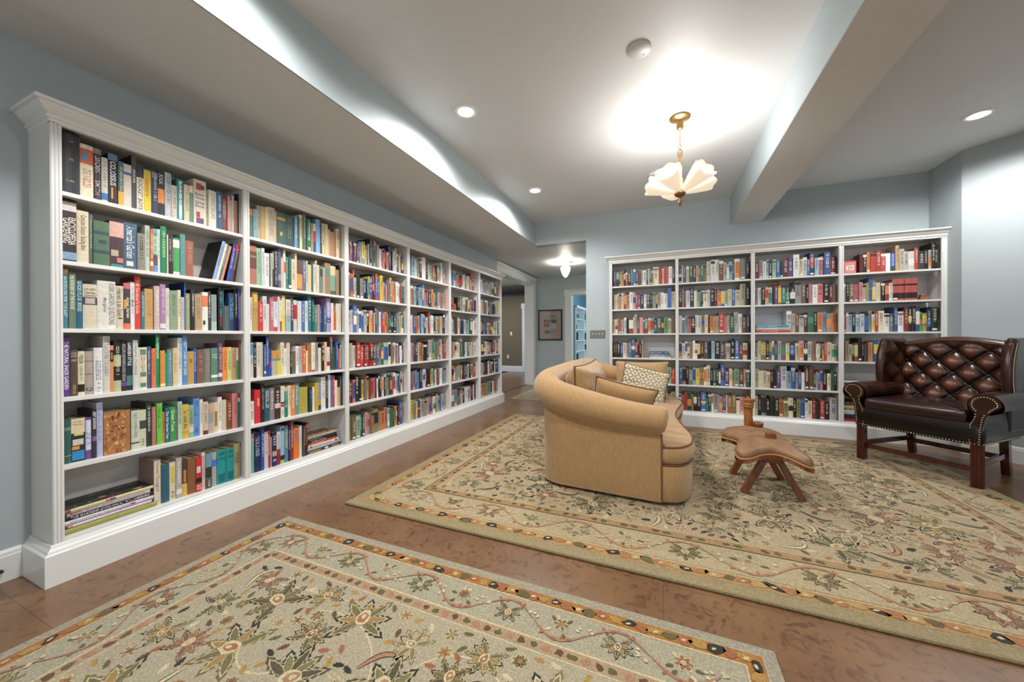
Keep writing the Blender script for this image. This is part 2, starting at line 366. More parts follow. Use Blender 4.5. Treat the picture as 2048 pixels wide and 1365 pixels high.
ROWS_DETAILED="""
@1 1
762 58 305 1d2027 h:b9a562:A-P:.84:.88:.4:.62;h:b9a562:1990:.55:.585:.36:.62;h:b9a562:C J MEL:.2:.235:.2:.7
820 46 272 e3d5b5 b:c85a30:.64:.92;b:3f7f98:.7:.86:.1:.5;t:a33a2a:ONE IN GOLDEN:.2:.55
867 29 272 3a2a33 b:9a7a84:.9:1;t:e8e4e0:LONDON:.55:.85;t:b8a8b0:SMITH:.12:.4
895 24 237 cfc8b8 b:2f6fae:.07:.22;f:666
919 36 270 1a1a1c b:5f7ba0:.87:1;t:eeeeee:COLOSSUS:.38:.85;b:d08a50:.12:.34:.3:.5
956 22 244 3d6f78 b:d9a93a:0:.34;b:5a4038:.34:.41;f:dc9
978 33 242 d8cdbb b:3a6ea5:.76:.82
1010 20 301 4a4f50 s:1c1c1e;t:eeeeee:JAGUAR:.5:.75
1031 30 263 e5d9c0 b:2f2f36:.72:1;t:222222:ROCKET BOYS:.04:.7
1060 34 244 e0c832 t:c8502a:Automobile:.4:.85
1094 27 246 2e3a5c b:8a90a0:.86:1;f:ccd
1121 32 261 20242a b:e08a3a:.3:.62;t:dddddd:BOOK:.72:.95
1153 31 268 b9bfc2 f:556
1183 25 203 c9c0ac f:665
1209 34 252 1f8a8c b:e8ece0:.06:.96:.3:.7;f:446
1242 28 231 d8c3a0 f:876
1270 20 234 5f8a78 b:e0d4b8:.82:1
1291 66 286 d9cdbb h:444444:Better:.66:.72;h:444444:Homes:.58:.64;h:444444:Garden:.48:.54;h:444444:Book:.4:.46;b:b8403c:.78:.93:.2:.6;b:3a5a48:.8:.9:.6:.85;b:6a4a78:.05:.17:.2:.8;b:b03a40:.18:.3:.2:.5
1357 14 239 a8a878 f:554
1371 44 246 d8d3c0 t:777766:CORRUSTER JACK:.25:.9
1416 30 255 1f5f8f f:dde
1446 35 226 7a4a3c f:caa
1481 16 248 d88a80
1497 9 224 8aa090
1506 16 260 b8b0a0 f:555
1522 21 230 a06a48
1543 7 283 22222a
1552 7 293 b9b5c4 f:667
@1 2
760 47 305 33262e t:e8e0d0:ENCYCLOPEDIA:.28:.72:.45:.95;t:e8e0d0:GARDENING:.3:.7:.05:.5;b:d8c8c8:.82:.96;b:7fa0b8:.04:.16
807 43 266 d8c8a8 t:555544:Complete Outdoor Building Book:.25:.92
850 14 257 5a6560 f:bcb
864 58 232 4f7050 b:2b4a50:.7:.77;b:2b4a50:.5:.58:.3:.8;b:2b4a50:.28:.35
922 55 249 4a3038 b:d8a898:.66:.98;b:3f8a80:0:.08:.1:.95;b:c87a80:.12:.22:.5:.95;b:b8a888:.25:.38:.1:.6
977 55 256 46607a t:dde4e4:America's Garden:.25:.93;b:dcd8c8:.08:.18:.2:.7
1031 32 210 8a8678 f:333
1063 21 262 b8c4b0 f:565
1084 14 248 c06a40 b:e0d8d0:.15:.25;f:fed
1096 23 254 7fa0b0 b:b8d8b0:.42:.84;b:6a5050:.17:.4;b:6a90c8:0:.16;f:345
1119 12 256 d0d4cc f:777
1131 28 278 1a8a5a f:bea
1159 7 235 d8c8a8
1166 15 235 2a2024 f:ccc
1180 9 234 3a3030 f:cba
1189 33 225 4aa860 b:e8ead8:.74:.95;b:e8ead8:.03:.1
1223 26 256 5f9490
1248 42 224 a0604a f:c87
1390 20 272 8fa8d8 r:13;s:111612;f:446
1410 13 262 e0d8a8 r:13
1423 12 258 3f7aa8 r:13;f:dde
1435 15 248 d88a58 r:13
1471 20 269 2f48b8 r:10;s:17131f;f:dde
1491 23 265 5a3a3c r:10;b:d82038:.85:1;f:dcc
@1 3
761 19 291 3f8090 b:d89a68:.91:1;t:d8ecec:GARDENING FOR THE EAST:.2:.88
780 23 276 6a7a60 t:dde4d0:THE BORDERS OF THE HOUSE:.35:.97
803 23 244 1f6078 t:dfe8d8:GARDEN PLANS:.58:.97;t:dfe8d8:BROOKES:.36:.54
826 50 228 cfc4aa h:666655:10,000:.85:.91;h:666655:Garden:.78:.84;h:666655:Questions:.72:.77:.08:.92;b:4a3c40:.54:.71;b:b8a8a4:.56:.69:.15:.85
876 67 252 d8d5ca t:666666:10,000 GARDEN QUESTIONS:.1:.96:.55:.95;t:777777:Margaret:.35:.65:.25:.5
944 32 234 d0c4a8 t:444433:Heaven is an Eden:.3:.95;b:443330:.24:.27:.3:.8
975 27 252 4a3c38 b:c86a78:.88:1;b:d8a050:.45:.65:.05:.4;b:e07050:.0:.13;t:e8e8c8:Annual Garden:.25:.7:.4:.9
1003 18 262 e0dcdc t:222233:Rd:.5:.62;f:889
1020 25 297 d83c2c s:8a2018;t:f0c8b8:THE Gardener's Guide:.3:.93
1046 15 214 1f8090 f:dee
1061 36 233 c89a5a f:a74
1100 26 253 c8b0a8 f:eee
1126 26 267 a880a8 b:dcd8dc:.04:.14;f:ecd
1152 20 247 d8d4c8 f:999
1172 38 236 8aa080 f:465
1210 15 243 e8d4b8 f:333
1225 16 201 c0bcae f:889
1241 7 293 2f62b8 s:1c3a7a
1247 26 227 b09a68 b:8ab088:.1:.95:.4:.7
1273 21 253 22242c f:ddd
1294 39 229 b89870 f:876
1334 32 245 e8e4d8 b:e08050:.62:.9;b:2f5a3c:.15:.26:.1:.5
1365 18 252 403a38 f:eee
1384 30 235 8a9a98 b:a8c0b0:0:.25
1422 27 284 15181c f:40b8a0;b:8a2a28:.1:.4:.3:.7
1448 8 268 4aa0c0
1456 31 167 5a6464
1486 34 256 24406a t:7ab8d8:WATER GARDEN:.3:.9
1521 21 284 1c1c1c f:ddd
1542 7 292 4a40a0 t:dddddd:Intrigue Garden:.3:.95
@1 4
760 24 300 5a3a8a t:eeeeee:THE NATURAL SHADE GARDEN:.12:.9
783 24 229 5a4638 h:d8c8b0:FORTUNE:.9:.94;h:d8c8b0:IN THE:.84:.88;h:d8c8b0:CABINET:.75:.79;f2:ca8
807 23 221 d8d0b0 t:556655:WEEDS:.72:.95;b:221c14:.08:.25;f:776
831 31 220 a89a90 b:776a60:.76:.78;b:776a60:.46:.48;h:443c36:Q:.07:.17
862 33 237 dcdcdc t:666666:GARDENER'S GUIDE:.3:.72;f2:888
895 26 297 d0ccc0 t:668:BEST PLANTS FOR THE GARDEN:.3:.97
921 13 248 e08a58 b:221c18:.65:.9;t:f0a040:GUIDE:.7:.85
934 29 271 1c1a1c b:b8b890:.5:.72;b:b8b890:0:.22;f:cca
964 21 268 2a2430 t:cccccc:PENELOPE HOBHOUSE'S GARDEN DESIGNS:.2:.95;b:6a4a9a:.1:.18
985 25 271 1c2c30 t:eeeeee:GARDEN STYLE:.5:.97;b:4a7a78:.1:.3
1009 22 275 d0d0cc t:888888:Natural Planting:.3:.95
1031 37 234 ded4b4 b:4a8a7a:.82:.95:.2:.9;b:4a8a7a:.05:.15:.2:.9;b:4a8a7a:.3:.4:.2:.9;f:a87
1068 20 238 4a5580 f:ccd
1087 19 227 e87a48 f:b43
1107 17 304 1a9a6a s:14502c;t:dff0d0:GARDENERS:.55:.95;f2:146
1125 22 214 e0903c b:f0e0a0:.03:.1
1147 12 198 1a9a70
1159 25 219 5f9098 f:acc
1184 23 227 e0c090 f:b85
1208 24 287 d8dcd8 f:567
1231 23 304 4f8cc8 t:dfe8f0:COTTAGE GUIDES:.2:.9
1254 34 204 c09850 b:9a7030:.65:.78:.3:.7
1288 16 221 2f5aa8 f:dde
1304 40 214 7a5a4c f:a87
1344 36 218 7c7a72 f:a99
1381 39 221 5a8a70 b:e0e8d8:.13:.21;h:d0e0d0:The Garden:.78:.83;h:d0e0d0:Trees:.7:.76
1419 24 251 6a5070 b:dcd8d8:.12:.22;f:ccc
1443 29 225 f08a38 f:a52
1472 27 224 c8d080 f:675
1499 29 221 c09068 f:864
1527 18 218 3fae5a b:d8d0c0:.6:1
1546 7 271 8a4048 b:5a8a70:.1:.9:.4:.7
@1 5
760 25 216 2f6058 b:c8d0c0:.76:.77;b:c8d0c0:.8:.81;b:c8d0c0:.17:.18
785 46 215 2c2a26 b:dccca8:.66:1;h:776655:The New:.9:.94;h:776655:Garden:.84:.88;b:d0cc70:.6:.66:.2:.9;b:c8c8c4:.38:.52:.1:.9;b:e09040:.28:.36:.05:.6;b:2f8ac0:.04:.25:.05:.95
831 24 212 6a4a8a b:c8d0e8:.22:.94:.1:.9;t:444466:WILDFLOWER:.35:.75
855 16 249 3a3038 t:eeeeee:BEST BORDERS:.6:.95;b:8a5a98:.35:.45
871 23 283 b0b8dc t:8890a8:GARDEN MAKING:.3:.9
895 102 225 a87040 w:1
1002 35 214 c8ccbc t:8a8e80:English Garden Design:.3:.95;b:222222:.15:.18
1037 27 212 c8cca8 b:444a40:.5:.72;f2:554
1064 24 250 2a3c30 f:ddd
1087 18 221 b87068 f:e99
1108 26 237 6ac83c t:448840:Garden Lilies:.4:.9
1134 14 182 d07a48 f:a43
1148 20 204 1f6a80 t:dde8e8:The Old Garden Year:.1:.9
1168 26 206 3a9a50 t:dfe8d0:Green Places:.3:.9
1194 12 190 6a6a5c
1206 20 231 a8d0b8 t:558888:GARDEN SEED:.4:.95
1226 33 209 d8b048 t:444433:The Wonderful Book:.3:.85;b:8a6a20:.19:.2
1259 26 201 8ab088 b:d0cfb8:.16:.4;f:465
1285 32 237 5a90d8 t:224477:PERENNIALS:.55:.95;f2:247
1317 17 226 e8dcc0 f:555
1334 28 208 c8b8a8 b:6a3030:0:.12;f:855
1362 31 193 b8a898 b:e09060:.7:.79;b:88a0a0:.35:.68:.1:.9
1393 26 196 d8c4a0 b:a87838:.2:.7:.2:.8
1419 22 225 dfe0dc f:555
1441 27 203 d0c0a0
1468 33 195 7a4a2c f:ecc
1501 35 238 d07878 f:a44
1536 12 204 1a6a58 b:c8b8a0:.86:1
@1 6
1095 30 260 d8ccb8 s:9a7e76;t:a08050:Green Thoughts:.3:.93;b:c8b8a0:.05:.12:.3:.7
1125 41 221 2f5f70
1166 30 224 e0d0b0 b:d8b840:.45:.9:.3:.75;f2:543
1196 27 243 b0aca4 f:eee;b:e0e4e0:.1:.22
1223 29 221 4a3c34 b:d8b060:.0:.35;b:c87848:.38:.72:.3:.8
1252 41 219 8a5a30
1294 33 215 d02830 b:c8d0e0:.55:.74:.1:.7;b:222222:.26:.4;h:f0e0e0:BEST:.14:.2;h:f0e0e0:ROSE:.06:.12
1327 19 236 e0c8b8 f:a66
1346 34 219 6a9aa8 b:34342e:.3:.62;b:5a4a3c:0:.28;f2:dee
1380 30 220 a8a8a4 b:4a70c8:.58:.78
1411 53 220 1a9a98 b:126a70:.86:.95:.2:.8;h:125a60:1900:.7:.8;b:126a70:.05:.3:.15:.85
1464 48 221 1b9896 b:126a70:.86:.95:.2:.8;h:125a60:1900:.7:.8;b:126a70:.05:.3:.15:.85
1512 36 239 b0a070 h:443322:THE:.7:.73;h:443322:COMPLETE:.64:.68;h:443322:BOOK:.58:.62;h:443322:OF:.54:.57;h:443322:GARDENING:.47:.51;b:554433:.74:.745;b:554433:.45:.455;b:554433:.06:.07
@2 1
1618 27 209 5f7a5a b:d88a50:.78:1
1645 23 215 7fa8b8 f:467
1668 25 247 b0a898 f:443
1693 36 250 c8a868
1729 20 256 e0cfa0
1750 50 265 c8b8a0 t:777777:GARDENERS BOOK:.2:.9
1799 18 246 c8a880
1816 66 245 2f5f58 b:d8a030:.78:.86;b:d8a030:.3:.42:.3:.6
1882 67 250 3a4c4a f:687
1957 29 256 6f9ab8 f:dde
1986 13 259 3f6a58
1999 27 285 d8d4a0 f:543
2026 27 302 6a6a64 f:ccc
2062 40 271 1a7a4a t:eeeeee:Permanent Design:.35:.9;b:e8e8e0:.05:.15:.3:.8
2102 21 246 b88868
2123 24 249 3a4a80 b:c83838:.4:.7;b:e0e0d8:.75:1
2147 42 294 7ab0d8
2189 15 305 384858 f:eee
2204 30 275 e0cc98 f:654
2234 28 276 d8c8a0
2263 29 241 d8a870
2291 35 227 a88868
2326 22 260 a86a38
2348 33 269 dcccb0 f:555
2381 14 265 c09a50
@2 2
1617 49 283 b0705a b:6a3c30:.42:.85;h:d0a890:GARDEN:.7:.75
1666 32 274 8fc098 f:367
1698 23 279 c8ccc8 f:788
1721 32 248 dcdcd8 f:555
1753 13 253 666666
1766 13 256 b8b8b4 f:333
1780 13 277 3a3c34 b:c8c888:.5:.95:.2:.7
1793 27 289 24242c t:cccccc:GARDENS OF THE NORTH:.1:.95
1821 22 305 5a5a78 b:8a98b8:.2:.35
1842 24 236 c8bca0
1866 16 301 e8e4d8 b:d06040:.42:.7
1883 23 254 4f7a70 f:acb
1905 21 259 2f6660 b:e8e8e0:.06:.14
1926 34 245 dcc8a8 f:765
1960 11 296 e8d8c0
1971 51 248 d89848 b:6a4a38:.55:1;b:a06040:0:.08
2022 29 253 6a6a8a f:ccc
2051 16 254 b8c8b8 f:554
2067 37 229 d8bc88
2105 17 247 2f6f70
2121 19 239 d8d4c0 f:665
2140 17 275 c8b898
2157 20 241 d8d0c0
2177 32 236 6f8078 b:333e3c:.62:.9:.1:.9
2209 23 229 c0a888
2232 57 277 9a7a5c b:4a8a88:.6:.82:.1:.8
2289 56 258 7aa088 b:d0c098:.68:1;b:555544:0:.15
2346 33 233 a08060
2379 16 277 242428
2408 7 264 dcd8d4 f:888
@2 3
1616 16 240 dcd4c8 f:333
1633 40 280 b89a50 b:e0b850:.75:.95:.3:.8;h:b84433:THE:.55:.58;h:b84433:1913:.5:.54
1673 34 216 c83830 f:fcc
1707 31 258 ccd0cc f:678
1738 19 203 e8d0c0
1757 27 250 b86a78 f:eee
1784 31 263 d8dce0 b:a04048:.86:1;b:b84850:0:.13;f:88a
1815 18 267 c8c4b8
1832 18 269 8a5a48 b:e0d8c0:.3:.9;f:a84
1850 28 276 d8cc90 b:e0c060:0:.45
1879 39 252 8fb0b8 b:d8c8c0:.5:1;f:a66
1918 25 266 3c4444 f:ddd
1943 32 252 c8c4c0 b:a83038:.4:.85
1976 33 248 d0ccc8
2009 31 251 4a6aa0 f:dde
2040 27 254 ccd0c8 f:666
2068 35 296 2f7080 f:cee
2103 21 273 1c5a48 f:cda
2124 29 227 3f7f80 f:bdd
2153 22 233 b88a78
2175 25 222 3a50b0 f:cce
2200 18 224 3a3a30
2217 28 224 2f6a88 f:cdd
2246 44 299 a888c0 b:5a4088:.28:.45;f:eef
2290 27 258 e0ccb8
2316 30 180 c85a3c b:e8e0d8:0:.1
2346 36 259 d8d4c0
2382 13 262 e0d8c8 f:887
2407 7 266 8a8078 b:e0c850:.8:1;b:e0c860:0:.12
@2 4
1619 21 250 c8c8c0 b:5a90b0:.65:.98;t:444444:TREK:.4:.62
1639 21 236 241c1c f:ddd
1660 25 254 dccfc0 f:666
1685 20 254 c0b8a8
1705 8 235 222222
1713 15 237 3a6480 f:dde;b:dddddd:.1:.18
1729 19 299 2440a0 s:15183a;t:ddddee:THE COMPLETE COUNTRY GARDEN:.3:.95
1747 23 201 304a90 b:c83848:.3:.6:.6:1
1770 37 190 b0b0ac b:c89048:.68:.98;b:5a88b8:.6:.67
1807 30 189 e0cc30 b:c89048:.68:.98;b:5a88b8:.6:.67
1836 30 250 dcd0b4 f:887
1866 20 203 e0e0d8 f:896
1887 27 247 d0c4ac
1914 17 177 2a2624 f:ccc
1930 30 177 6a6450
1961 24 220 e8e0e0 t:d02028:RAIN FIRE:.35:.9
1984 31 219 9ab0b4 t:c83030:TRULY MAD:.4:.95
2016 34 224 d86030 f:fda
2049 14 180 e8d8b0
2063 37 225 a87848 f:753
2101 33 246 e8dcc8 b:c85050:0:.08;f:b95
2134 27 245 8a8e98 f:446
2161 27 201 d8d4b8
2188 30 234 2c2420 t:eeeeee:THE END:.4:.95
2218 28 249 e0b090
2246 34 204 dcd8dc b:902838:.2:.38;f:aaa
2280 29 293 4a4840 b:e07060:.87:1;f:bba
2309 32 198 2f4c44
2341 22 249 2a58b8 f:eee
2363 19 186 d85a30
2383 12 232 3a2820 b:b8dcd8:.05:.95;f:799
@2 5
1617 29 162 e8e4dc t:333333:TENT BOOK:.2:.97
1646 41 241 d82838 b:e08a70:.5:.75:.4:.8
1687 27 280 241e1c f:cb8
1714 39 242 1f5a70 t:ddddee:ROGUE GALLERY:.4:.93
1753 36 241 8a7a74 f:eee
1789 45 239 3a2c2c b:c8b8b0:.35:.5;f:edd
1834 30 246 dcd4c0 b:c83040:.35:.42;b:333333:.44:.5;f2:446
1864 31 236 1f7a68 b:c8b8a0:.85:1;f:ade
1895 27 243 dcd8b8 f:555
1922 28 242 f08038 t:ffeecc:HOME COOK:.25:.85
1950 37 250 5f8f90 f:dee
1987 77 214 b0a040
2073 30 203 1c3c4c f:89a
2103 21 204 e0dcc8
2125 34 237 c8a830
2159 27 236 7a90b0 b:c89050:.2:.35;b:2a3c68:0:.18
2186 45 278 dfdcd4 f:667
2231 28 279 3a2e2c f:ccc
2260 21 292 d8d8e0
2281 21 284 5f70a8
2302 21 280 c0483c f:fdc
2323 27 235 ecdcc4
2350 30 169 d8a880
2381 14 269 5a5a54 f:aaa
2403 7 295 24242a b:3a5ac8:.7:1
@2 6
1619 23 281 6fb098 b:b8a080:.8:1
1643 44 283 1c2c58 t:ccccdd:THE OLD HOUSE:.4:.9
1687 24 297 2850a8 f:dde
1710 28 272 c8c8cc f:c44
1738 21 275 a83828 f:ecb
1759 11 223 a8acd0
1770 33 253 2c2458 h:ddddee:THE:.85:.9;h:ddddee:ART:.78:.83;h:ddddee:OF:.7:.75;h:ddddee:THE:.62:.67;h:ddddee:SEA:.15:.22;b:b8a888:.3:.45
1803 31 252 dcd4c0 b:902030:0:.47;f:877
1834 32 285 8ab8e0 b:262a26:.0:.22;b:90c080:.0:.1;b:3a5ac0:.88:.96:.2:.8
1867 27 282 5a8890 t:e8d880:WONDERS:.4:.95
1893 21 269 24204a f:ccc
1914 25 305 883848 f:ddd
1939 50 245 f07820 t:2277aa:PRESIDENTS:.5:.92
1989 22 255 d8dce8 f:88a
2012 20 248 5a4a40 r:3;f:b96
2032 23 266 2a1c24 r:3;b:c82860:.85:.97;f:ca8
"""
cur=None
for ln in ROWS_DETAILED.strip().split('\n'):
    if ln[0]=='@': cur=tuple(map(int,ln[1:].split())); continue
    p=ln.split(' ',4); y,w_,h_=[int(q)/1000 for q in p[:3]]; ops=p[4] if len(p)>4 else ''; lean=0
    kk=[o for o in ops.split(';') if o.startswith('r:')]
    if kk: lean=float(kk[0][2:]); ops=';'.join(o for o in ops.split(';') if not o.startswith('r:'))
    BOOKS.append(dict(case='L',bay=cur[0],row=cur[1],y=y+w_/2,w=w_-.0006,h=h_,col=mute(p[3],.1),ops=ops,lean=lean))
# remaining shelves: colour and relative width of each spine, capitals stand taller; (start,end) in metres
FAR={('L',3):["s2c2a1p3m3q2d2c1s4t2k1w2K2E2s1I2g3w3t1a3k1r1o2N2p2n1w3C2m3z1w1t2d3","c2q1w1o2R1s2k3g3k3d1y1p3K2m1R2p2Y3o1w2d1p1g3Y2i3k1w3c2r2z2","q2w3w2D3c3w2c2w3k2o1w3r1w1Q2g2w2k1p3o3r1w1q2k3k3d2u1v2t2w2g1","k2o1c2w2M3r3r2r2r3r2r1z2v2e2s4c2v2t1w2a1w1q1w2m1q1","c3m3a2K4k2y3g2o2b2g2a2m1w2n1k2w2k2w1s2v1n3o2w2c2w2e2w2u1a1","k2v2x3s3z2e2i2g2a1t2v4g2o4a2s2e3k1t3o1k1D3i1w1"],
('L',4):["g2k1t2u4w2s4m3W5k3w1s3v1o3b3q1w4g2W3t1w2a1","r2c2o3b1u3k2u5D2u2g2n2q3k1a3t2e2z2w1a3g3u1w2o2","w3n1w2i1d3m1o3c2n1u3q1d2g1w2R2c2w4g2z2s2v3c3r3N3w1","w1w2i2w1b1n3c1o3x2k4q1m1W4V3g1o2g3n1W3a1r3b1","a2u2m1r1g2d3u2k3d2w3o2k5v2s3e1w2a1e2i2w3c1k1u3w1","w2o2y4g2u3m3c1u4t3c2w2i2p3c4k2c2g2q2u3w2u1t3"],
('L',5):["x2u2d1w3i2z2k1c2w2g2w2c1k1w1R4w2",'*.30 '+"k3g1k1c1i2d1e2y1n1a2p1d2m2","m1a2w1z1k1u1b3c2c2k1n3w3u3s2e1q2w2w2t2","c1c2t1i2w2c3c1x1W1e2q1w3z1m1w1c3t1w2u1","n2g1o2r2u2i1y2b1c1k1m2n1z2w1k2t3x1r3","w1k1R3u3q2r2w1k3w1w2g1i2k2n1w1M2"],
('L',6):["c2g2w1q1w1p1g2w1u1i1g3w3n2g1t1r1","m1w2c2g1p2w1k2x2g1n2w1C3","a2g1n1k1w1d1b2w1g1r1q1r3c1u2w1m1","k1w2n2p1c2t3b1i2k1x3c1k2","q1e2w1r2n2k1c2x1m2w1k1w1n2d1","k1c1t2a1o1v2u2g1m2w1c1x2c2"],
('R',1):["p3k3r1v3k1r2k3p2d2q2b3w1w3k1s2k1v1c5r3c1r3i1w3q2","g1c3s1o2w2r2t3w3i2r2p2n3w2q3k2s3k1g2w3w3D3c3","c2c2g1r2w1z1w2k2r4c1C2b2i3e1r3w2u3k2q4q2l3c3x3","k2m1k3q2w3i2z2D3m2t1k2t1|.50","r3a1w2g1t2o3w2z2d1O3k2e2n2k1w2s2r2","t3b2w3e2r2n2c2k2m2k2e1w1r2g2c2"],
('R',2):["q3c1d3c3e4m3c2t2z3v3W4W4W4B4w3y2u3z2W5G5k4","m4w1k1a1w4N4c3s3e2k1c4w3k4m3a4d3s3c4d3c5C5k4","w3g3u3a3k4w2w4v3c3b2o3t3c2R5a3c2e4W4w3b4n3","t3c3w2g2t3w2w2k3r3q4k3u3k5q4m1c4k4D4b3c4k2","d4o4k3g5u3c4v5c3C4k3e3e3m2D4p5c3o2s5b5i2e4","w2a3r3e4v2k3k4d5z2e3w2g4w1a3d3w1o4v4c3i4u2o3"],
('R',3):["m4g3w3u2k3s3z3n3m4p4W5c3w3d2N4u3a4D5m5","g3w3k3t3w3k2p3o3k3q4k4G5x4k2i3w4a5k4m3x3","*.41 W4c3b3w4m3e5k3o4u3g4o4","g3c3x4k3g2c2d3c3p4y3n5c3i4k3w4x3c3b2s1r2c4c4","c4c4c4t3k3k3p4W6u4D4g2b3w3B4B4z2c1d2a2k4c3e3k2","c3k3g4k4k4k4o4v4c4k3v3d4w2c4r3k3r4k4W6"],
('R',4):["*.19 m3k3o3r5r4r4w4q4T3c4w3w5r3q5k3w2K3k2","g3k3x4a4i3c3v2D3g3c4k3r3w3a5a5a5a5|.80","q3i2u3k3u3w4k3s3w2r3c5w4g3D3w5R3K3K3D3l2v3n3E5","k2t3c3k2r3K3k2q3o2c2d4u3r2s3|.50"]}
for (case,bay),rows in FAR.items():
    y0,y1=(LB if case=='L' else RB)[bay-1]; y0+=.004; y1-=.004
    for ri,s in enumerate(rows):
        a,b=y0,y1
        if '|' in s: s,e=s.split('|'); b=y0+(y1-y0)*float(e)
        if s[0]=='*': p,s=s.split(' ',1); a=y0+(y1-y0)*float(p[1:])
        toks=[(s[i],int(s[i+1])) for i in range(0,len(s),2)]; tot=sum(t[1]+.35 for t in toks); y=a
        for ch,n in toks:
            w_=(b-a)*(n+.35)/tot; tall=ch.isupper(); base=PAL[ch.lower()]
            f=rnd.uniform(.78,1.08); col=mute(dk(base,f))
            h=rnd.uniform(.195,.238) if not tall else rnd.uniform(.255,.28)
            if case=='R' and ch=='a' and n==5 and bay==4: h=.235
            ops=''; L_=lum(col); ink='26221f' if L_>.45 else 'e0dcd0'
            q=rnd.random()
            if q<.25: ops='b:%s:%.2f:%.2f;'%(rnd.choice(['b83c34','3a5ea0','d8c060','2c2826','e0dcd0','4a8a70','d88a50']),*sorted((rnd.uniform(.05,.5),rnd.uniform(.55,.95))))
            elif q<.45: ops='b:%s:%.2f:%.2f;'%(rnd.choice(['e0dcd0','2c2826',dk(col,.6),dk(col,1.3)]),.82,.94)
            if case=='R' and ch=='a' and n==5 and bay==4: ops='b:2a1c1c:.1:.36;b:2a1c1c:.68:.76'; col='b05850'
            elif rnd.random()<.8: ops+='f:'+ink
            if rnd.random()<.18: ops+=';b:e8e4dc:.06:.13:.15:.85'
            BOOKS.append(dict(case=case,bay=bay,row=ri+1,y=y+w_/2,w=w_-.0006,h=h,col=col,ops=ops,lean=0)); y+=w_
CPOS=Vector((0,0,1.15))
def place(b):
    z=(SHL if b['case']=='L' else SHR)[b['row']-1]
    sb=b.get('sb',.047)
    return (Vector((-2.643-sb,b['y'],z)),0) if b['case']=='L' else (Vector((b['y'],5.15+sb,z)),-PI/2)
for b in BOOKS:
    b['sb']=.047+ (rnd.uniform(-.004,.004) if b['case']=='L' and b['bay']<3 else rnd.uniform(-.006,.012))
    P,rz=place(b); c=P+Vector((0,0,b['h']/2))-CPOS; n=Vector((1,0,0)) if b['case']=='L' else Vector((0,-1,0))
    dep=c.dot(cf_); b['area']=b['w']*b['h']*abs(n.dot(c))/dep**3
    if b['case']=='R' and (b['row']>=5 and (b['bay']==1 or b['y']<.30)): b['area']*=.2   # mostly behind the sofa
STACKED=14
order=sorted(range(len(BOOKS)),key=lambda i:-BOOKS[i]['area'])
chosen=set(order[:300-STACKED-6])
ORD=['top','second','third','fourth','fifth','bottom']; NUM=['first','second','third','fourth','fifth','sixth','seventh','eighth','ninth','tenth','eleventh','twelfth','thirteenth','fourteenth','fifteenth','sixteenth','seventeenth','eighteenth','nineteenth','twentieth']
LBAY=['nearest bay','second bay','third bay','fourth bay','fifth bay','sixth bay']
RBAY=['left bay','second bay','third bay','right-hand bay']
OKT={'LONDON':'London','COLOSSUS':'Colossus','ROCKET BOYS':'Rocket Boys','Automobile':'Automobile','ENCYCLOPEDIA':'Encyclopedia Gardening','Complete Outdoor Building Book':'Complete Outdoor Building Book',"America's Garden":"America's Garden",'GARDEN PLANS':'Garden Plans','10,000 GARDEN QUESTIONS':'10,000 Garden Questions','THE NATURAL SHADE GARDEN':'The Natural Shade Garden','WEEDS':'Weeds',"GARDENER'S GUIDE":"Gardener's Guide",'GARDEN STYLE':'Garden Style','PERENNIALS':'Perennials','BEST BORDERS':'Best Borders','Green Thoughts':'Green Thoughts','ROGUE GALLERY':'Rogue Gallery'}
byrow={}
for i,b in enumerate(BOOKS): byrow.setdefault((b['case'],b['bay'],b['row']),[]).append(i)
labels={}
for key,ids in byrow.items():
    ids.sort(key=lambda i:BOOKS[i]['y']); case,bay,row=key
    where='%s shelf, %s of the %s bookcase'%(ORD[row-1],(LBAY if case=='L' else RBAY)[bay-1],'left-wall' if case=='L' else 'far-wall')
    rest={}
    for j,i in enumerate(ids):
        b=BOOKS[i]; sz='wide ' if b['w']>.045 else ('slim ' if b['w']<.02 else ('tall ' if b['h']>.275 else ('short ' if b['h']<.19 else '')))
        tt=[OKT[o.split(':')[2]] for o in b['ops'].split(';') if o[:2] in ('t:','h:') and o.split(':')[2] in OKT]
        b['cn']=cname(b['col']); lean='leaning ' if b['lean'] else ''
        b['desc']=lean+sz+b['cn']+' book'+(' titled '+tt[0] if tt else '')
        rest.setdefault(b['desc'],[]).append(i)
    for j,i in enumerate(ids):
        b=BOOKS[i]; d=b['desc']
        if len(rest[d])>1:
            l=BOOKS[ids[j-1]]['cn'] if j>0 else None; r=BOOKS[ids[j+1]]['cn'] if j<len(ids)-1 else None
            def nb(k): 
                jj=ids.index(k); return (BOOKS[ids[jj-1]]['cn'] if jj>0 else None, BOOKS[ids[jj+1]]['cn'] if jj<len(ids)-1 else None)
            same=[k for k in rest[d] if nb(k)==(l,r)]
            if len(same)==1: d+=' between %s and %s ones'%(l,r) if l and r else (' at the left end' if not l else ' at the right end')
            else: d=NUM[min(19,rest[b['desc']].index(i))]+' '+d+' from the left' if rest[b['desc']].index(i)<20 else d
        b['where']=where; lb=d+', '+where
        if len(lb.split())>16: lb=lb.replace(' of the left-wall bookcase',' by the left wall').replace(' of the far-wall bookcase',' by the far wall')
        if len(lb.split())>16: lb=lb.replace(' ones,',',')
        b['label']=lb[0].upper()+lb[1:]
stuffL=MB(); stuffR=MB(); spages=MB()
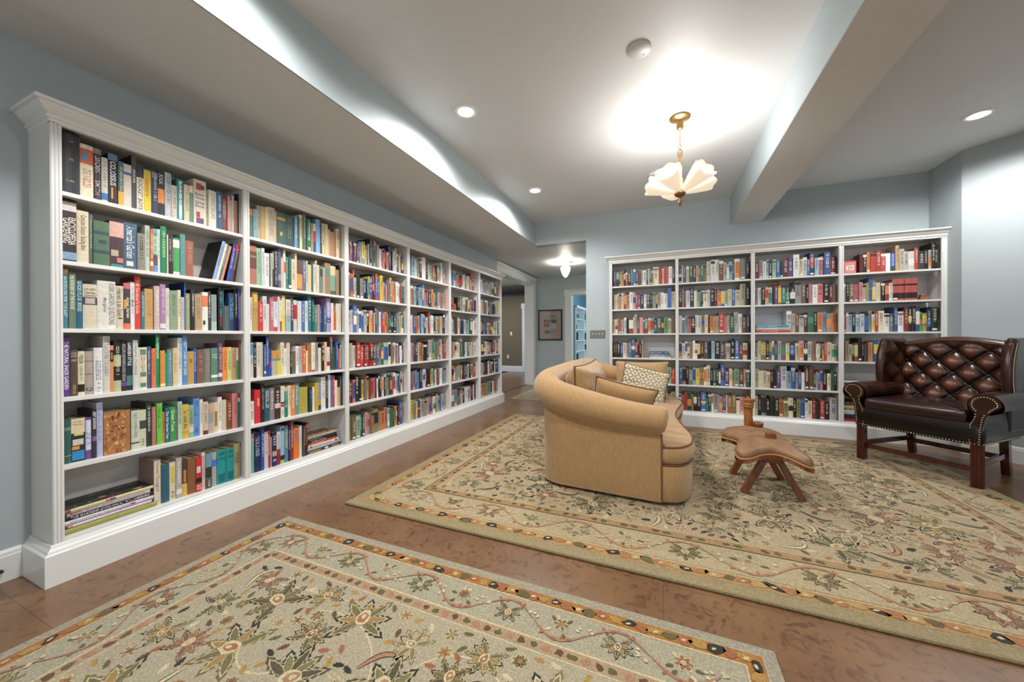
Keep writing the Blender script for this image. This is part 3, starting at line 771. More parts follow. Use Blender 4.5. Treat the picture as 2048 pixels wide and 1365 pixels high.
for i,b in enumerate(BOOKS):
    P,rz=place(b); rn=random.Random(i*13+5); big=i in chosen
    d=min({'L':.172,'R':.2}[b['case']],b['h']*.74)*rn.uniform(.92,1)
    m,pg=book_geo(b['w'],b['h'],d,b['col'],b['ops'],rn,big)
    if big:
        if b['lean']:
            th=math.radians(b['lean']); P=P+Vector((0,0,b['w']/2*math.sin(th)+.0003)); rot=(-th,0,0)
        else: rot=(0,0,rz)
        t=thing('book',b['label'],'book',P,rot=rot,group='books on the '+b['where'])
        m.build('cover',BOOK,t); pg.build('pages',PAGE,t)
    else:
        T=Matrix.Translation(P)@Matrix.Rotation(rz,4,'Z')@Matrix.Rotation(-math.radians(b['lean']),4,'X')
        V=[tuple(T@Vector(p)) for p in m.v]; stuffL.add(V,m.f); k=len(stuffL.c)-len(m.c); stuffL.c[k:]=m.c
        V=[tuple(T@Vector(p)) for p in pg.v]; stuffL.add(V,pg.f,'cfc2a2')
tag(stuffL.build('books',BOOK),'Rows of smaller book spines filling the farther shelves of both white bookcases','books',kind='stuff')
# books lying flat in stacks
def flat(case,yc,z,L,th,d,col,ops,label,group,sb=.05,ang=0,top=None):
    m,pg=book_geo(th,L,d,col,ops,random.Random(int(L*9999)+int(z*1000)))
    if case=='L': P=(-2.643-sb,yc+L,z+th/2); rot=(PI/2,0,math.radians(ang))
    else: P=(yc+L,5.15+sb,z+th/2); rot=(PI/2,0,-PI/2+math.radians(ang))
    t=thing('book',label,'book',P,rot=rot,group=group)
    if top:
        rn=random.Random(3)
        for q in range(60):
            x=-rn.uniform(.01,d-.01); zz=rn.uniform(.02,L-.02); r=rn.uniform(.004,.02); 
            m.add([(max(-d,min(-.001,x+r*math.cos(a*1.05)*rn.uniform(.5,1.2))),th/2+.0002+q*.000006,max(.001,min(L-.001,zz+r*math.sin(a*1.05)*rn.uniform(.5,1.2)))) for a in range(6)],[(5,4,3,2,1,0)],rn.choice(top))
    m.build('cover',BOOK,t); pg.build('pages',PAGE,t)
g1='stack of books lying on the bottom shelf of the nearest bay'
z=.1905
for L,th,col,ops,lab,d,ang,sb,top in [
 (.345,.026,'a09c58','t:7a763c:WINE:.45:.6','olive book lying at the foot of the left stack, nearest bay, bottom shelf',.17,0,.044,None),
 (.325,.017,'6a4a80','b:e0d8e0:.02:.93:.12:.88;b:d8a070:.93:.98:.12:.88;t:998899:WINE:.4:.6:.2:.75','thin lilac book labelled WINE, second from the bottom of the left stack',.165,0,.05,None),
 (.335,.02,'dcd4dc','t:a89aa8:BEST PLANTS for YOUR GARDEN:.3:.95:.2:.75;b:b03040:.24:.3:.3:.7','pale book titled Best Plants for Your Garden in the left stack',.165,.5,.052,None),
 (.342,.021,'201c1e','t:eeeeee:THE GARDENS of COLONIAL WILLIAMSBURG:.08:.94:.22:.78','black book titled The Gardens of Colonial Williamsburg in the left stack',.168,0,.05,None),
 (.31,.017,'c8c4c4','t:9a8a8a:MARVEL UNIVERSE OF SUPER HEROES:.08:.8:.25:.72;t:b84848:MARVEL:.83:.97:.2:.8','silver book under the floral-covered one in the left stack',.165,0,.05,None),
 (.33,.017,'d8cc9c','u:26302c;b:a84838:.95:1;b:c85038:.55:.58:.2:.8;b:5a4a6a:.47:.54:.2:.8','cream-edged book with dark floral cover on top of the left stack',.172,1.2,.052,['2c4038','b04848','3a5a48','c89058','7a3a40','1e2c2a','4a6a50'])]:
    flat('L',.76+max(0,(.345-L)*.3),z,L,th,d,col,ops,lab,g1,sb,ang,top); z+=th+.0006
g2='stack of books lying on the bottom shelf of the second bay'; z=.1905; y=2.055
for L,th,col,ops,lab,off,top in [
 (.335,.024,'3a2a20','b:c8904a:.62:.95:.3:.7;b:b07a40:.08:.3:.3:.7;b:ddd8cc:.4:.5:.2:.8','brown patterned book at the foot of the second-bay stack',0,None),
 (.33,.018,'8aa4c0','f:dde','light blue book second from the bottom of the second-bay stack',0,None),
 (.30,.024,'e0d8c0','t:998877:British Journal of the Nineteenth:.25:.85;b:333333:.88:.96:.3:.7;b:333333:.06:.14:.3:.7','cream book under the red one in the second-bay stack',.01,None),
 (.29,.016,'d04838','t:eeccbb:SPORTING DAYS:.5:.9','red book in the second-bay stack',.01,None),
 (.285,.018,'221c1c','t:dddddd:LETTERS AND MEN:.4:.9','black book above the red one in the second-bay stack',.01,None),
 (.285,.018,'2c221e','t:a89878:THE HISTORY:.5:.95','dark brown book third from the top of the second-bay stack',.006,None),
 (.295,.02,'a8acb0','u:9a7048;f:667','grey book with brown artwork cover topping the second-bay stack',.0,['b08050','8a5a3a','d0a878','6a4a3a','c8b090'])]:
    flat('L',y+off,z,L,th,.168,col,ops,lab,g2,.05,0,top); z+=th+.0006
def rstack(items,y,z,group):
    for L,th,col,ops,lab in items:
        flat('R',y,z,L,th,.19,col,ops,lab,group); z+=th+.0006
rstack([(.27,.022,'c8c4bc','f:eee','white book at the foot of the small stack, far-wall left bay'),(.27,.03,'6a8078','t:dddddd:GARRISON TALES:.3:.9','green-grey book in the small stack, far-wall left bay'),(.24,.032,'2c4080','t:dddddd:BARBARIANS GATE:.35:.95;f2:eee','blue book topping the small stack, far-wall left bay')],-.17,SHR[3]+.0005,'stack of books on the fourth shelf of the far-wall left bay')
rstack([(.345,.03,'b84048','t:e8c8c8:J. M. TURNER:.35:.85','red book at the foot of the three-book stack, far-wall third bay'),(.34,.03,'b8b494','f:eee','sage book in the middle of the three-book stack, far-wall third bay'),(.33,.028,'3a90c8','t:d0e8f0:AMERICAN PRESIDENTS:.35:.95','blue book topping the three-book stack, far-wall third bay')],1.05,SHR[2]+.0005,'stack of books on the third shelf of the far-wall third bay')
rstack([(.30,.028,'78a8d0','f:dee','blue book at the foot of the stack behind the leather chair, fifth shelf'),(.28,.022,'d86a3c','b:e8c8a0:.1:.9:.6:.95','orange-edged book in the fifth-shelf stack behind the leather chair'),(.28,.03,'b04030','t:f0d8d0:MARVEL:.62:.95:.15:.85','red book with bold white capitals in the stack behind the leather chair'),(.28,.014,'2a3448','t:dddddd:SECRET ARCHITECTURE:.2:.9','thin navy book in the stack behind the leather chair'),(.31,.02,'dcdcda','','wide white book topping the fifth-shelf stack behind the leather chair')],1.885,SHR[4]+.0005,'stack of books on the fifth shelf of the far-wall right-hand bay')
rstack([(.30,.03,'a02020','','red book at the foot of the bottom stack behind the leather chair'),(.27,.045,'1c1c20','f:444','thick black book in the bottom stack behind the leather chair'),(.28,.03,'9ab8b4','f:eee','pale green book in the bottom stack behind the leather chair'),(.29,.02,'dcdcd8','t:446688:LE ADRIANO:.4:.8','white book in the bottom stack behind the leather chair'),(.29,.02,'1e1e1e','t:eeeeee:THE BIG IDEA BRITAIN:.1:.95','black book with white lettering in the bottom stack behind the leather chair'),(.29,.032,'d0b078','','tan book in the bottom stack behind the leather chair'),(.3,.045,'16161a','t:b8a070:SERIES:.7:.95','thick black book topping the bottom stack behind the leather chair')],1.885,.1905,'stack of books on the bottom shelf of the far-wall right-hand bay')
# small things on the shelves
def on(o,*a): return tag(o,*a)
cal=thing('perpetual_calendar','red box calendar reading 20 on the top shelf of the far-wall bookcase','calendar',(1.948,5.235,SHR[0]))
MB().box((-.058,-.02,0),(.058,.05,.15)).build('box',mat('red_leather_box','a83c34',.5,noise=.3,nscale=40),cal,bevel=.003)
MB().box((-.048,-.0215,.012),(.048,-.0202,.135)).build('front_panel',mat('pale_pink_panel','cf8076',.5),cal)
m=MB().box((-.032,-.0225,.045),(.032,-.0216,.095),'e8e6e0'); V,F,a=textgeo('20'); m.add([(-.024+.048*u,-.0227,.052+.036*v) for u,v in V],F,'1c1c1c'); m.build('number_card',VC,cal)
am=thing('amber_ornament','rounded amber ornament peeking above books, far-wall third bay, second shelf','ornament',(1.262,5.27,SHR[1]+.2388))
MB().lathe([(.0,.0),(.026,.0),(.036,.008),(.04,.02),(.034,.034),(.02,.043),(0,.046)],20).build('body',mat('amber_glass','d88a20',.2,noise=.5,nscale=12,col2='8a3c10'),am)
wx=thing('wooden_box','wooden box at the bottom of two, second shelf of the left-wall fifth bay','box',(-2.79,4.275,SHL[1]),group='wooden boxes in the fifth bay'); BOXW=mat('box_wood','a86038',.45,noise=.4,nscale=14,col2='7a4020',stretch=(1,6,1))
MB().box((-.08,-.11,0),(.09,.11,.10)).build('body',BOXW,wx,bevel=.003); MB().box((.0902,-.02,.06),(.093,.02,.075)).build('handle',mat('dark_brass','5a4422',.3,1),wx)
wx=thing('wooden_box','smaller wooden box sitting on another, second shelf of the left-wall fifth bay','box',(-2.79,4.25,SHL[1]+.1),group='wooden boxes in the fifth bay')
MB().box((-.08,-.08,.0005),(.085,.08,.085)).build('body',BOXW,wx,bevel=.003)
tag(MB().box((2.53,5.21,SHR[1]),(2.61,5.28,SHR[1]+.035)).box((2.54,5.22,SHR[1]+.035),(2.58,5.27,SHR[1]+.06)).build('leather_wallet',mat('wallet_leather','8a5a40',.5),bevel=.006),'small brown leather folder beside the four red-and-black volumes on the far wall','wallet')
# ================= RUGS =================
def rugmat(name):
    m=mat(name,vc=True,rough=.95,noise=.42,nscale=130,bump=.9,bscale=420,sheen=.15,spec=.1)
    return m
RM=rugmat('rug_wool')
def rug(label,x0,x1,y0,y1,th,seed,bands,field,pal,name='area_rug',dens=1.0,z0=0.0006,flowers=True):
    rn=random.Random(seed); m=MB(); r=th*.8; e=[th]
    cx,cy=(x0+x1)/2,(y0+y1)/2
    # pile body with rounded edge
    prof=[(0,0),(r*.35,th*.12),(r*.5,th*.45),(r*.3,th*.85),(-r*.4,th),(-.03,th)]
    path=[(x0,y0),(x1,y0),(x1,y1),(x0,y1)]
    m.sweep(path,prof,bands['edge'],closed=True)
    m.add([(x0+.03,y0+.03,th),(x1-.03,y0+.03,th),(x1-.03,y1-.03,th),(x0+.03,y1-.03,th)],[(0,1,2,3)],bands['edge'])
    lay=[th]
    def up(k=.0002): lay[0]+=min(k,.00025); return lay[0]
    def base(h=.0018): lay[0]=th+h
    def rect(a,b,c,d,col,z): m.quad([(a,b,z),(c,b,z),(c,d,z),(a,d,z)],col)
    def ring(i0,i1,col):
        z=up(.0002)
        rect(x0+i0,y0+i0,x1-i0,y0+i1,col,z);rect(x0+i0,y1-i1,x1-i0,y1-i0,col,z);rect(x0+i0,y0+i1,x0+i1,y1-i1,col,z);rect(x1-i1,y0+i1,x1-i0,y1-i1,col,z)
    b=bands
    inn=lambda p,i: x0+i<p[0]<x1-i and y0+i<p[1]<y1-i
    def blob(x,y,L,W,a,col,z,n=10,wob=.12,tip=0):
        V=[]
        for k in range(n):
            t=2*PI*k/n; rr=1+rn.uniform(-wob,wob); u=math.cos(t)*L*rr; v=math.sin(t)*W*rr*(1-tip*math.cos(t))
            V.append((x+u*math.cos(a)-v*math.sin(a),y+u*math.sin(a)+v*math.cos(a),z))
        m.add(V,[tuple(range(n))],col)
    def leaf(x,y,L,W,a,col,z,jag=0,curve=0):
        n=9;A=[];B=[]
        for k in range(n+1):
            t=k/n; w=W*1.12*max(0,math.sin(PI*t**.8))**.75*(1+(jag if k%2 else -jag)); aa=a+curve*(t-.5)
            px=x+L*t*math.cos(a+curve*t*.5); py=y+L*t*math.sin(a+curve*t*.5); nx,ny=-math.sin(aa),math.cos(aa)
            A.append((px+nx*w,py+ny*w,z));B.append((px-nx*w,py-ny*w,z))
        m.grid([A,B],col,False)
    def ribbon(pts,W,col,z):
        A=[];B=[]
        for i,p in enumerate(pts):
            q=pts[min(i+1,len(pts)-1)];o=pts[max(i-1,0)];dx,dy=q[0]-o[0],q[1]-o[1];l=math.hypot(dx,dy) or 1
            w=W*(.35+.65*math.sin(PI*min(1,max(0,(i+.5)/len(pts)))))
            A.append((p[0]-dy/l*w,p[1]+dx/l*w,z));B.append((p[0]+dy/l*w,p[1]-dx/l*w,z))
        m.grid([A,B],col,False)
    def scroll(x,y,a,L,col,W,turn):
        pts=[];t=a
        for k in range(15): pts.append((x,y)); t+=turn*(k/14)**1.6; x+=L/14*math.cos(t); y+=L/14*math.sin(t)
        z=up(); ribbon(pts,W*1.5,pal['dark'],z); ribbon(pts,W,col,up())
    def palmette(x,y,R,a,kind):
        c1,c2,c3,c4=kind; np_=rn.choice([7,9,9,11]); z=up()
        for k in range(np_):
            t=a+(k-(np_-1)/2)*(2.0*PI*.82/np_); rr=R*(1 if k%2==0 else .82)
            leaf(x+math.cos(t)*R*.15,y+math.sin(t)*R*.15,rr,R*.145,t,(pal['dark'] if rn.random()<.45 else c4),z+.0001*(k%3),jag=.25)
        for k in range(np_):
            t=a+(k-(np_-1)/2)*(2.0*PI*.82/np_); rr=R*(.93 if k%2==0 else .76)
            leaf(x+math.cos(t)*R*.17,y+math.sin(t)*R*.17,rr*.9,R*.115,t,c2,z+.00035+.00002*(k%3),jag=.15)
        z=up(.0005)+.0003
        for k in range(np_):
            t=a+(k-(np_-1)/2)*(2.0*PI*.82/np_); rr=R*(.88 if k%2==0 else .70)
            leaf(x+math.cos(t)*R*.18,y+math.sin(t)*R*.18,rr*.84,R*.088,t,c1 if k%2 else c4,z+.00002*(k%3),jag=.12)
        up(.00025);up(.00025); blob(x+math.cos(a)*R*.12,y+math.sin(a)*R*.12,R*.30,R*.23,a,pal['cream'],up(.0002),12,.14); blob(x+math.cos(a)*R*.12,y+math.sin(a)*R*.12,R*.22,R*.15,a,c3,up(),10,.2); blob(x+math.cos(a)*R*.16,y+math.sin(a)*R*.16,R*.1,R*.08,a,pal['cream'],up(),7,.2)
    def rosette(x,y,R,kind,a=0):
        z=up(); n=rn.choice([6,7,8])
        for k in range(n): t=a+2*PI*k/n; blob(x+math.cos(t)*R*.6,y+math.sin(t)*R*.6,R*.44,R*.28,t,pal['cream'],z,8,.12)
        z=up()
        for k in range(n): t=a+2*PI*k/n; blob(x+math.cos(t)*R*.6,y+math.sin(t)*R*.6,R*.34,R*.19,t,kind[0],z,8,.12)
        blob(x,y,R*.32,R*.32,0,kind[2],up(),8,.1)
    K=pal['kinds']
    (e0,e1),(f0,f1),(g0,g1)=b['b']  # outer stripe, main border, inner stripe
    ring(e0,e1,b['stripe']); ring(e1,e1+.006,pal['cream']); ring(e0-.006,e0,b['edge2'])
    ring(f0+.006,f1,b['border']); ring(f1-.004,f1+.004,pal['cream'] if b.get('rim') else pal['dark'])
    ring(f1+.004,g1,b['stripe2']); ring(g1-.005,g1,pal['cream'])
    z=up(.0004); rect(x0+g1,y0+g1,x1-g1,y1-g1,field,z)
    def around(i,step):
        pts=[]; xs,xe,ys,ye=x0+i,x1-i,y0+i,y1-i
        nx=max(2,round((xe-xs)/step)); ny=max(2,round((ye-ys)/step))
        for k in range(nx): pts+=[(xs+(xe-xs)*(k+.5)/nx,ys,0,k),(xs+(xe-xs)*(k+.5)/nx,ye,0,k)]
        for k in range(ny): pts+=[(xs,ys+(ye-ys)*(k+.5)/ny,PI/2,k),(xe,ys+(ye-ys)*(k+.5)/ny,PI/2,k)]
        return pts
    vis=lambda y: y>.15 and y<6.9
    w1=(e1-e0)
    for x,y,a,k in around((e0+e1)/2,w1*.9):
        if not vis(y): continue
        base()
        c=[pal['gold'],pal['moss'],pal['rust'],pal['gold'],pal['dark'],pal['rust']][k%6]
        blob(x+rn.uniform(-.004,.004),y+rn.uniform(-.004,.004),w1*rn.uniform(.4,.6),w1*rn.uniform(.26,.44),a+rn.uniform(-.5,.5),c,up(.00002),8,.35)
        if k%2==0: blob(x,y,w1*.2,w1*.11,a+.4,pal['cream'],lay[0]+.0004,6,.3)
    w2=(g1-f1)
    for x,y,a,k in around((f1+g1)/2,w2*.85):
        if not vis(y): continue
        base()
        blob(x,y,w2*.3,w2*.24,a+rn.uniform(-.6,.6),[pal['moss'],pal['rust2'],pal['brown']][k%3],up(.00002),8,.4)
    wb=f1-f0; st=wb*1.25
    for x,y,a,k in around((f0+f1)/2,st):
        if not vis(y): continue
        base()
        s=(1 if k%2 else -1); nx,ny=-math.sin(a),math.cos(a)
        if k%2==0: palmette(x,y,wb*.34,a+PI/2*s,K[rn.randrange(len(K))])
        else:
            rosette(x+nx*wb*.08,y+ny*wb*.08,wb*.2,K[rn.randrange(len(K))])
            for q in range(5):
                t=rn.uniform(0,6.28); leaf(x+math.cos(t)*wb*.2,y+math.sin(t)*wb*.2,wb*.17,wb*.035,t,pal['cream'] if q%2 else pal['moss'],up(.0001),.2)
        dx,dy=math.cos(a),math.sin(a); pts=[]
        for q in range(13):
            u=-.5+q/12; v=s*.42*math.cos(PI*u)*1-.0; pts.append((x+dx*u*st+nx*(-.36*math.cos(u*PI))*wb*s,y+dy*u*st+ny*(-.36*math.cos(u*PI))*wb*s))
        ribbon(pts,wb*.035,pal['rust2'],up(.0001))
        for q in range(3,11,2): leaf(pts[q][0],pts[q][1],wb*.12,wb*.03,a+s*.9+q,pal['rust'],up(.0001),.3)
        for q in range(4):
            t=rn.uniform(0,6.28);xx=x+dx*st*.45+math.cos(t)*wb*.17;yy=y+dy*st*.45+math.sin(t)*wb*.17
            blob(xx,yy,wb*.05,wb*.04,t,pal['cream'],up(.0001),7,.2)
    # all-over field of scrolling blossoms
    placed=[]
    def free(x,y,r):
        for px,py,pr in placed:
            if abs(px-x)<pr+r and (px-x)**2+(py-y)**2<((pr+r)*.86)**2: return False
        return True
    fx0,fx1,fy0,fy1=x0+g1,x1-g1,max(y0+g1,.2),y1-g1
    area=(fx1-fx0)*(fy1-fy0)
    for R,cnt,what in ((.125*b['s'],int(area*8*dens),'p'),(.075*b['s'],int(area*30*dens),'q'),(.065*b['s'],int(area*80*dens),'s'),(.038*b['s'],int(area*90*dens),'r'),(.022*b['s'],int(area*700*dens),'l')):
        for q in range(cnt*3):
            x=rn.uniform(fx0+R,fx1-R);y=rn.uniform(fy0+R,fy1-R)
            if not free(x,y,R*1.02): continue
            placed.append((x,y,R)); base(); a=rn.uniform(0,6.28); kd=K[rn.randrange(len(K))]
            if what in 'pq': palmette(x,y,R,a,kd)
            elif what=='s':
                c=rn.choice([pal['cream'],pal['gold'],pal['moss'],pal['rust2'],pal['cream']]); scroll(x-math.cos(a)*R*.9,y-math.sin(a)*R*.9,a-.6,R*2.5,c,R*.13,rn.choice([.42,.36,-.4]))
                if rn.random()<.6: leaf(x,y,R*.8,R*.2,a+1.3,rn.choice([pal['moss'],pal['dark'],pal['rust']]),up(),.2,.6)
            elif what=='r': rosette(x,y,R*.8,kd,a)
            else: leaf(x-math.cos(a)*R,y-math.sin(a)*R,R*2,R*.42,a,rn.choice([pal['moss'],pal['rust'],pal['brown'],pal['gold'],pal['dark'],pal['cream']]),up(.00004),.25,rn.uniform(-1,1))
    # long thin vines linking the blossoms
    for q in range(int(area*8)):
        x=rn.uniform(fx0+.1,fx1-.1);y=rn.uniform(fy0+.1,fy1-.1);t=rn.uniform(0,6.28);pts=[];cu=rn.uniform(-.35,.35)
        for k in range(16):
            if not(fx0<x<fx1 and fy0<y<fy1): break
            pts.append((x,y)); x+=.035*math.cos(t); y+=.035*math.sin(t); t+=cu
        if len(pts)>4: ribbon(pts,.0035,pal['cream'],th+.0017)
    m.v=[(v[0],v[1],v[2]+z0) for v in m.v]
    o=m.build(name,RM); tag(o,label,'rug'); return o
PL=dict(cream='d8c8a0',gold='b58f4c',moss='6b6442',rust='a86a46',rust2='b58468',dark='363630',brown='6e4e3a',
 kinds=[('a8874e','cdbd94','a8704c','7a7048'),('a0704e','c8a07c','ccb088','80604a'),('857d54','c4b68c','b08a68','5c5640'),('b8a47c','d4c6a0','a8886c','8a7a58'),('7e7048','b8a474','b07a58','62583c'),('96805a','ccbc94','8a5a44','6e6244')])
rug('floral sage area rug in the foreground, nearest the camera',-2.21,.366,-2.4,1.555,.012,11,dict(b=((.045,.10),(.106,.278),(.285,.335)),s=1.0,edge='a8a08a',edge2='b2aa90',stripe='b0773c',border='b0a88e',stripe2='b49a78',rim=1),'b5aa8e',PL)
P2=dict(PL); P2.update(gold='b89c62',rust='b07a4c',rust2='bb9068',cream='d4c69c')
rug('large floral area rug under the sofa, carved stool and leather chair',-2.02,2.23,1.835,4.925,.018,23,dict(b=((.07,.135),(.142,.375),(.385,.445)),s=1.15,edge='a3926c',edge2='a3966a',stripe='ba8c58',border='bcaa85',stripe2='b08e5e'),'b9a683',P2,dens=1.15)
rug('small floral runner in the passage between the left bookcase and the framed picture',-2.66,-1.25,6.15,8.1,.008,31,dict(b=((.03,.06),(.064,.16),(.165,.2)),s=.8,edge='a39468',edge2='b0a074',stripe='c0a068',border='b0a47c',stripe2='b89a68'),'aca078',P2,name='runner_rug')
# ================= SOFA =================
FAB=mat('tan_sofa_fabric','b18e62',.85,noise=.16,nscale=60,bump=.35,bscale=500,sheen=.3,spec=.15,stretch=(1,1,.35))
PIP=mat('brown_piping','6e4630',.8)
def ell(t,p): c=math.cos(t); return math.copysign(abs(c)**p,c)
def catmull(pts,n,closed=False):
    out=[];m=len(pts)
    for i in range(m if closed else m-1):
        p=[pts[(i+k)%m] if closed else pts[max(0,min(m-1,i+k))] for k in (-1,0,1,2)]
        for j in range(n):
            t=j/n; out.append(tuple(.5*((2*p[1][d])+(-p[0][d]+p[2][d])*t+(2*p[0][d]-5*p[1][d]+4*p[2][d]-p[3][d])*t*t+(-p[0][d]+3*p[1][d]-3*p[2][d]+p[3][d])*t**3) for d in range(len(pts[0]))))
    if not closed: out.append(tuple(pts[-1]))
    return out
def slab(outline,z0,z1,r,puff=0,rings=6,col=None,center=None,bottom=True):
    # rounded upholstery slab over a plan outline
    m=MB(); n=len(outline); cx=sum(p[0] for p in outline)/n; cy=sum(p[1] for p in outline)/n
    if center: cx,cy=center
    nr=[]
    for i in range(n):
        a=Vector(outline[i-1]);b=Vector(outline[(i+1)%n]); d=(b-a); d=d.normalized() if d.length>0 else Vector((1,0)); nr.append(Vector((d.y,-d.x)))
    area=sum(outline[i-1][0]*outline[i][1]-outline[i][0]*outline[i-1][1] for i in range(n))
    if area<0: nr=[-q for q in nr]
    P=[];h=z1-z0
    for k in range(9):
        t=-PI/2+PI*k/8; off=-r*(1-math.cos(t)); z=z0+r+(h-2*r)*(0 if k<4 else (1 if k>4 else .5))+r*math.sin(t)
        if k==4: off=r*.12
        P.append([(p[0]+nr[i].x*off,p[1]+nr[i].y*off,z) for i,p in enumerate(outline)])
    top=P[-1]
    for k in range(1,rings+1):
        s=1-k/rings; P.append([(cx+(q[0]-cx)*s,cy+(q[1]-cy)*s,z1+puff*(1-s*s)) for q in top])
    if bottom: P=[[(cx,cy,z0)]*n]+P
    m.grid(P,col,True,False,True,flip=area>0 and False)
    return m
sofa=thing('sofa','curved tan fabric loveseat with rolled arms on the large rug','sofa',(0,0,0))
ctr=[(-.03,2.605),(-.25,2.615),(-.5,2.63),(-.73,2.65),(-.845,2.73),(-.87,2.89),(-.875,3.3),(-.875,3.7),(-.875,4.1),(-.87,4.51),(-.845,4.67),(-.73,4.75),(-.5,4.77),(-.25,4.785),(-.03,4.795)]
zc=[.595,.612,.65,.705,.755,.79,.80,.805,.80,.79,.755,.705,.65,.612,.595]
rr=[.088,.098,.11,.113,.108,.10,.098,.098,.098,.10,.108,.113,.11,.098,.088]
path=catmull([(c[0],c[1],z,r) for c,z,r in zip(ctr,zc,rr)],5)
n=len(path)
def nrm(i,P=path):
    a=P[max(0,i-1)];b=P[min(len(P)-1,i+1)];d=Vector((b[0]-a[0],b[1]-a[1])).normalized(); return Vector((d.y,-d.x))
# outside is on the left-hand side when walking from the near arm round the back
O=[];I=[]
for i,p in enumerate(path):
    q=-nrm(i); q=q if True else q
    O.append((p[0]+q.x*.022,p[1]+q.y*.022)); I.append((p[0]-q.x*.10,p[1]-q.y*.10))
# check orientation: outward of the first point must point towards -y
if O[0][1]>path[0][1]:
    O2=[(2*p[0]-o[0],2*p[1]-o[1]) for p,o in zip(path,O)]; I=[(p[0]-(o[0]-p[0])*4.5,p[1]-(o[1]-p[1])*4.5) for p,o in zip(path,O2)]; O=O2
m=MB(); ZB=.045
P=[]
for k in range(7):
    t=k/6; P.append([(o[0]-(o[0]-p[0])*.25*(1 if k==0 else 0)*1,o[1]-(o[1]-p[1])*.25*(1 if k==0 else 0),ZB+.0+(p[2]-p[3]*.55-ZB)*t+(.012 if k==1 and 0 else 0)) for o,p in zip(O,path)])
m.grid(P,None,True)
P=[[(i_[0],i_[1],ZB+(p[2]-ZB)*t) for i_,p in zip(I,path)] for t in (0,.5,1)]
m.grid(P,None,True,flip=True)
for e in (0,-1):
    o,i_,p=O[e],I[e],path[e]; dx=.02
    q=[(o[0]+dx,o[1],ZB),(i_[0]+dx,i_[1],ZB),(i_[0]+dx,i_[1],p[2]),(o[0]+dx,o[1],p[2]-.05)]
    m.quad(q); m.quad([(o[0],o[1],ZB),(o[0]+dx,o[1],ZB),(o[0]+dx,o[1],p[2]-.05),(o[0],o[1],p[2]-.05)]); m.quad([(i_[0],i_[1],ZB),(i_[0]+dx,i_[1],ZB),(i_[0]+dx,i_[1],p[2]),(i_[0],i_[1],p[2])])
m.grid([[(o[0],o[1],ZB) for o in O],[(i_[0],i_[1],ZB) for i_ in I]])
m.build('frame',FAB,sofa)
roll=[(p[0],p[1],p[2]) for p in path]; R=[p[3] for p in path]
s0=Vector(roll[0]);s1=Vector(roll[-1])
pre=[(s0.x+.055,s0.y-.004,s0.z-.006),(s0.x+.048,s0.y-.003,s0.z-.005),(s0.x+.03,s0.y-.001,s0.z-.003)];post=[(s1.x+.03,s1.y+.001,s1.z-.003),(s1.x+.048,s1.y+.003,s1.z-.005),(s1.x+.055,s1.y+.004,s1.z-.006)]
MB().tube(pre+roll+post,[R[0]*.55,R[0]*.86,R[0]*.98]+R+[R[-1]*.98,R[-1]*.86,R[-1]*.55],28).build('arm_and_back_roll',FAB,sofa)
MB().tube([(O[0][0]+.022,O[0][1]+.001,z) for z in (ZB,.2,.4,.50)],.006,6).tube([(O[-1][0]+.022,O[-1][1],z) for z in (ZB,.2,.4,.50)],.006,6).tube([(o[0],o[1],p[2]-p[3]*.86) for o,p in zip(O,path)],.004,6).build('seam_piping',PIP,sofa)
fr=[(-.04,2.59),(.035,2.592),(.115,2.625),(.172,2.71),(.20,2.83),(.205,2.97),(.185,3.14),(.15,3.34),(.125,3.55),(.118,3.70),(.125,3.86),(.15,4.07),(.185,4.27),(.205,4.43),(.20,4.58),(.172,4.70),(.115,4.785),(.035,4.82),(-.04,4.825)]
FR=catmull(fr,4)
bk=[(-.04,4.70),(-.4,4.68),(-.66,4.62),(-.70,4.4),(-.71,3.7),(-.70,3.0),(-.66,2.80),(-.4,2.74),(-.04,2.715)]
base_out=[(p[0]-.012 if p[0]>0 else p[0],p[1]) for p in FR]+catmull(bk,2)
sb=slab(base_out,ZB,.285,.012,0,5,center=(-.3,3.7)); sb.build('seat_base',FAB,sofa)
cush=catmull([(.0,2.575)],1) if 0 else None
CO=[(p[0]+.004,p[1]) for p in FR]+catmull(bk,2)
sc_=slab(CO,.288,.425,.05,.022,8,center=(-.28,3.7)).build('seat_cushion',FAB,sofa)
MB().tube([(p[0]-.008,p[1]+(.006 if p[1]<3.7 else -.006),.413) for p in FR[2:-2]],.0055,6).tube([(p[0]-.010,p[1]+(.006 if p[1]<3.7 else -.006),.292) for p in FR[2:-2]],.0055,6).build('cushion_piping',PIP,sc_)
for x,y in ((-.7,2.85),(.05,2.75),(-.7,4.6),(.05,4.65),(.05,3.7)): MB().lathe([(.018,-.0),(.024,.018)],12).build('foot',mat('black_foot','15110f',.5),sofa,loc=(x,y,.0195))
MB().add([(o[0]*.93-.03,3.7+(o[1]-3.7)*.93,ZB-.004) for o in base_out],[tuple(range(len(base_out)))]).build('underside_shade',mat('sofa_shade_black','0c0b0a',.9),sofa)  # black sheet added to deepen the shade under the sofa
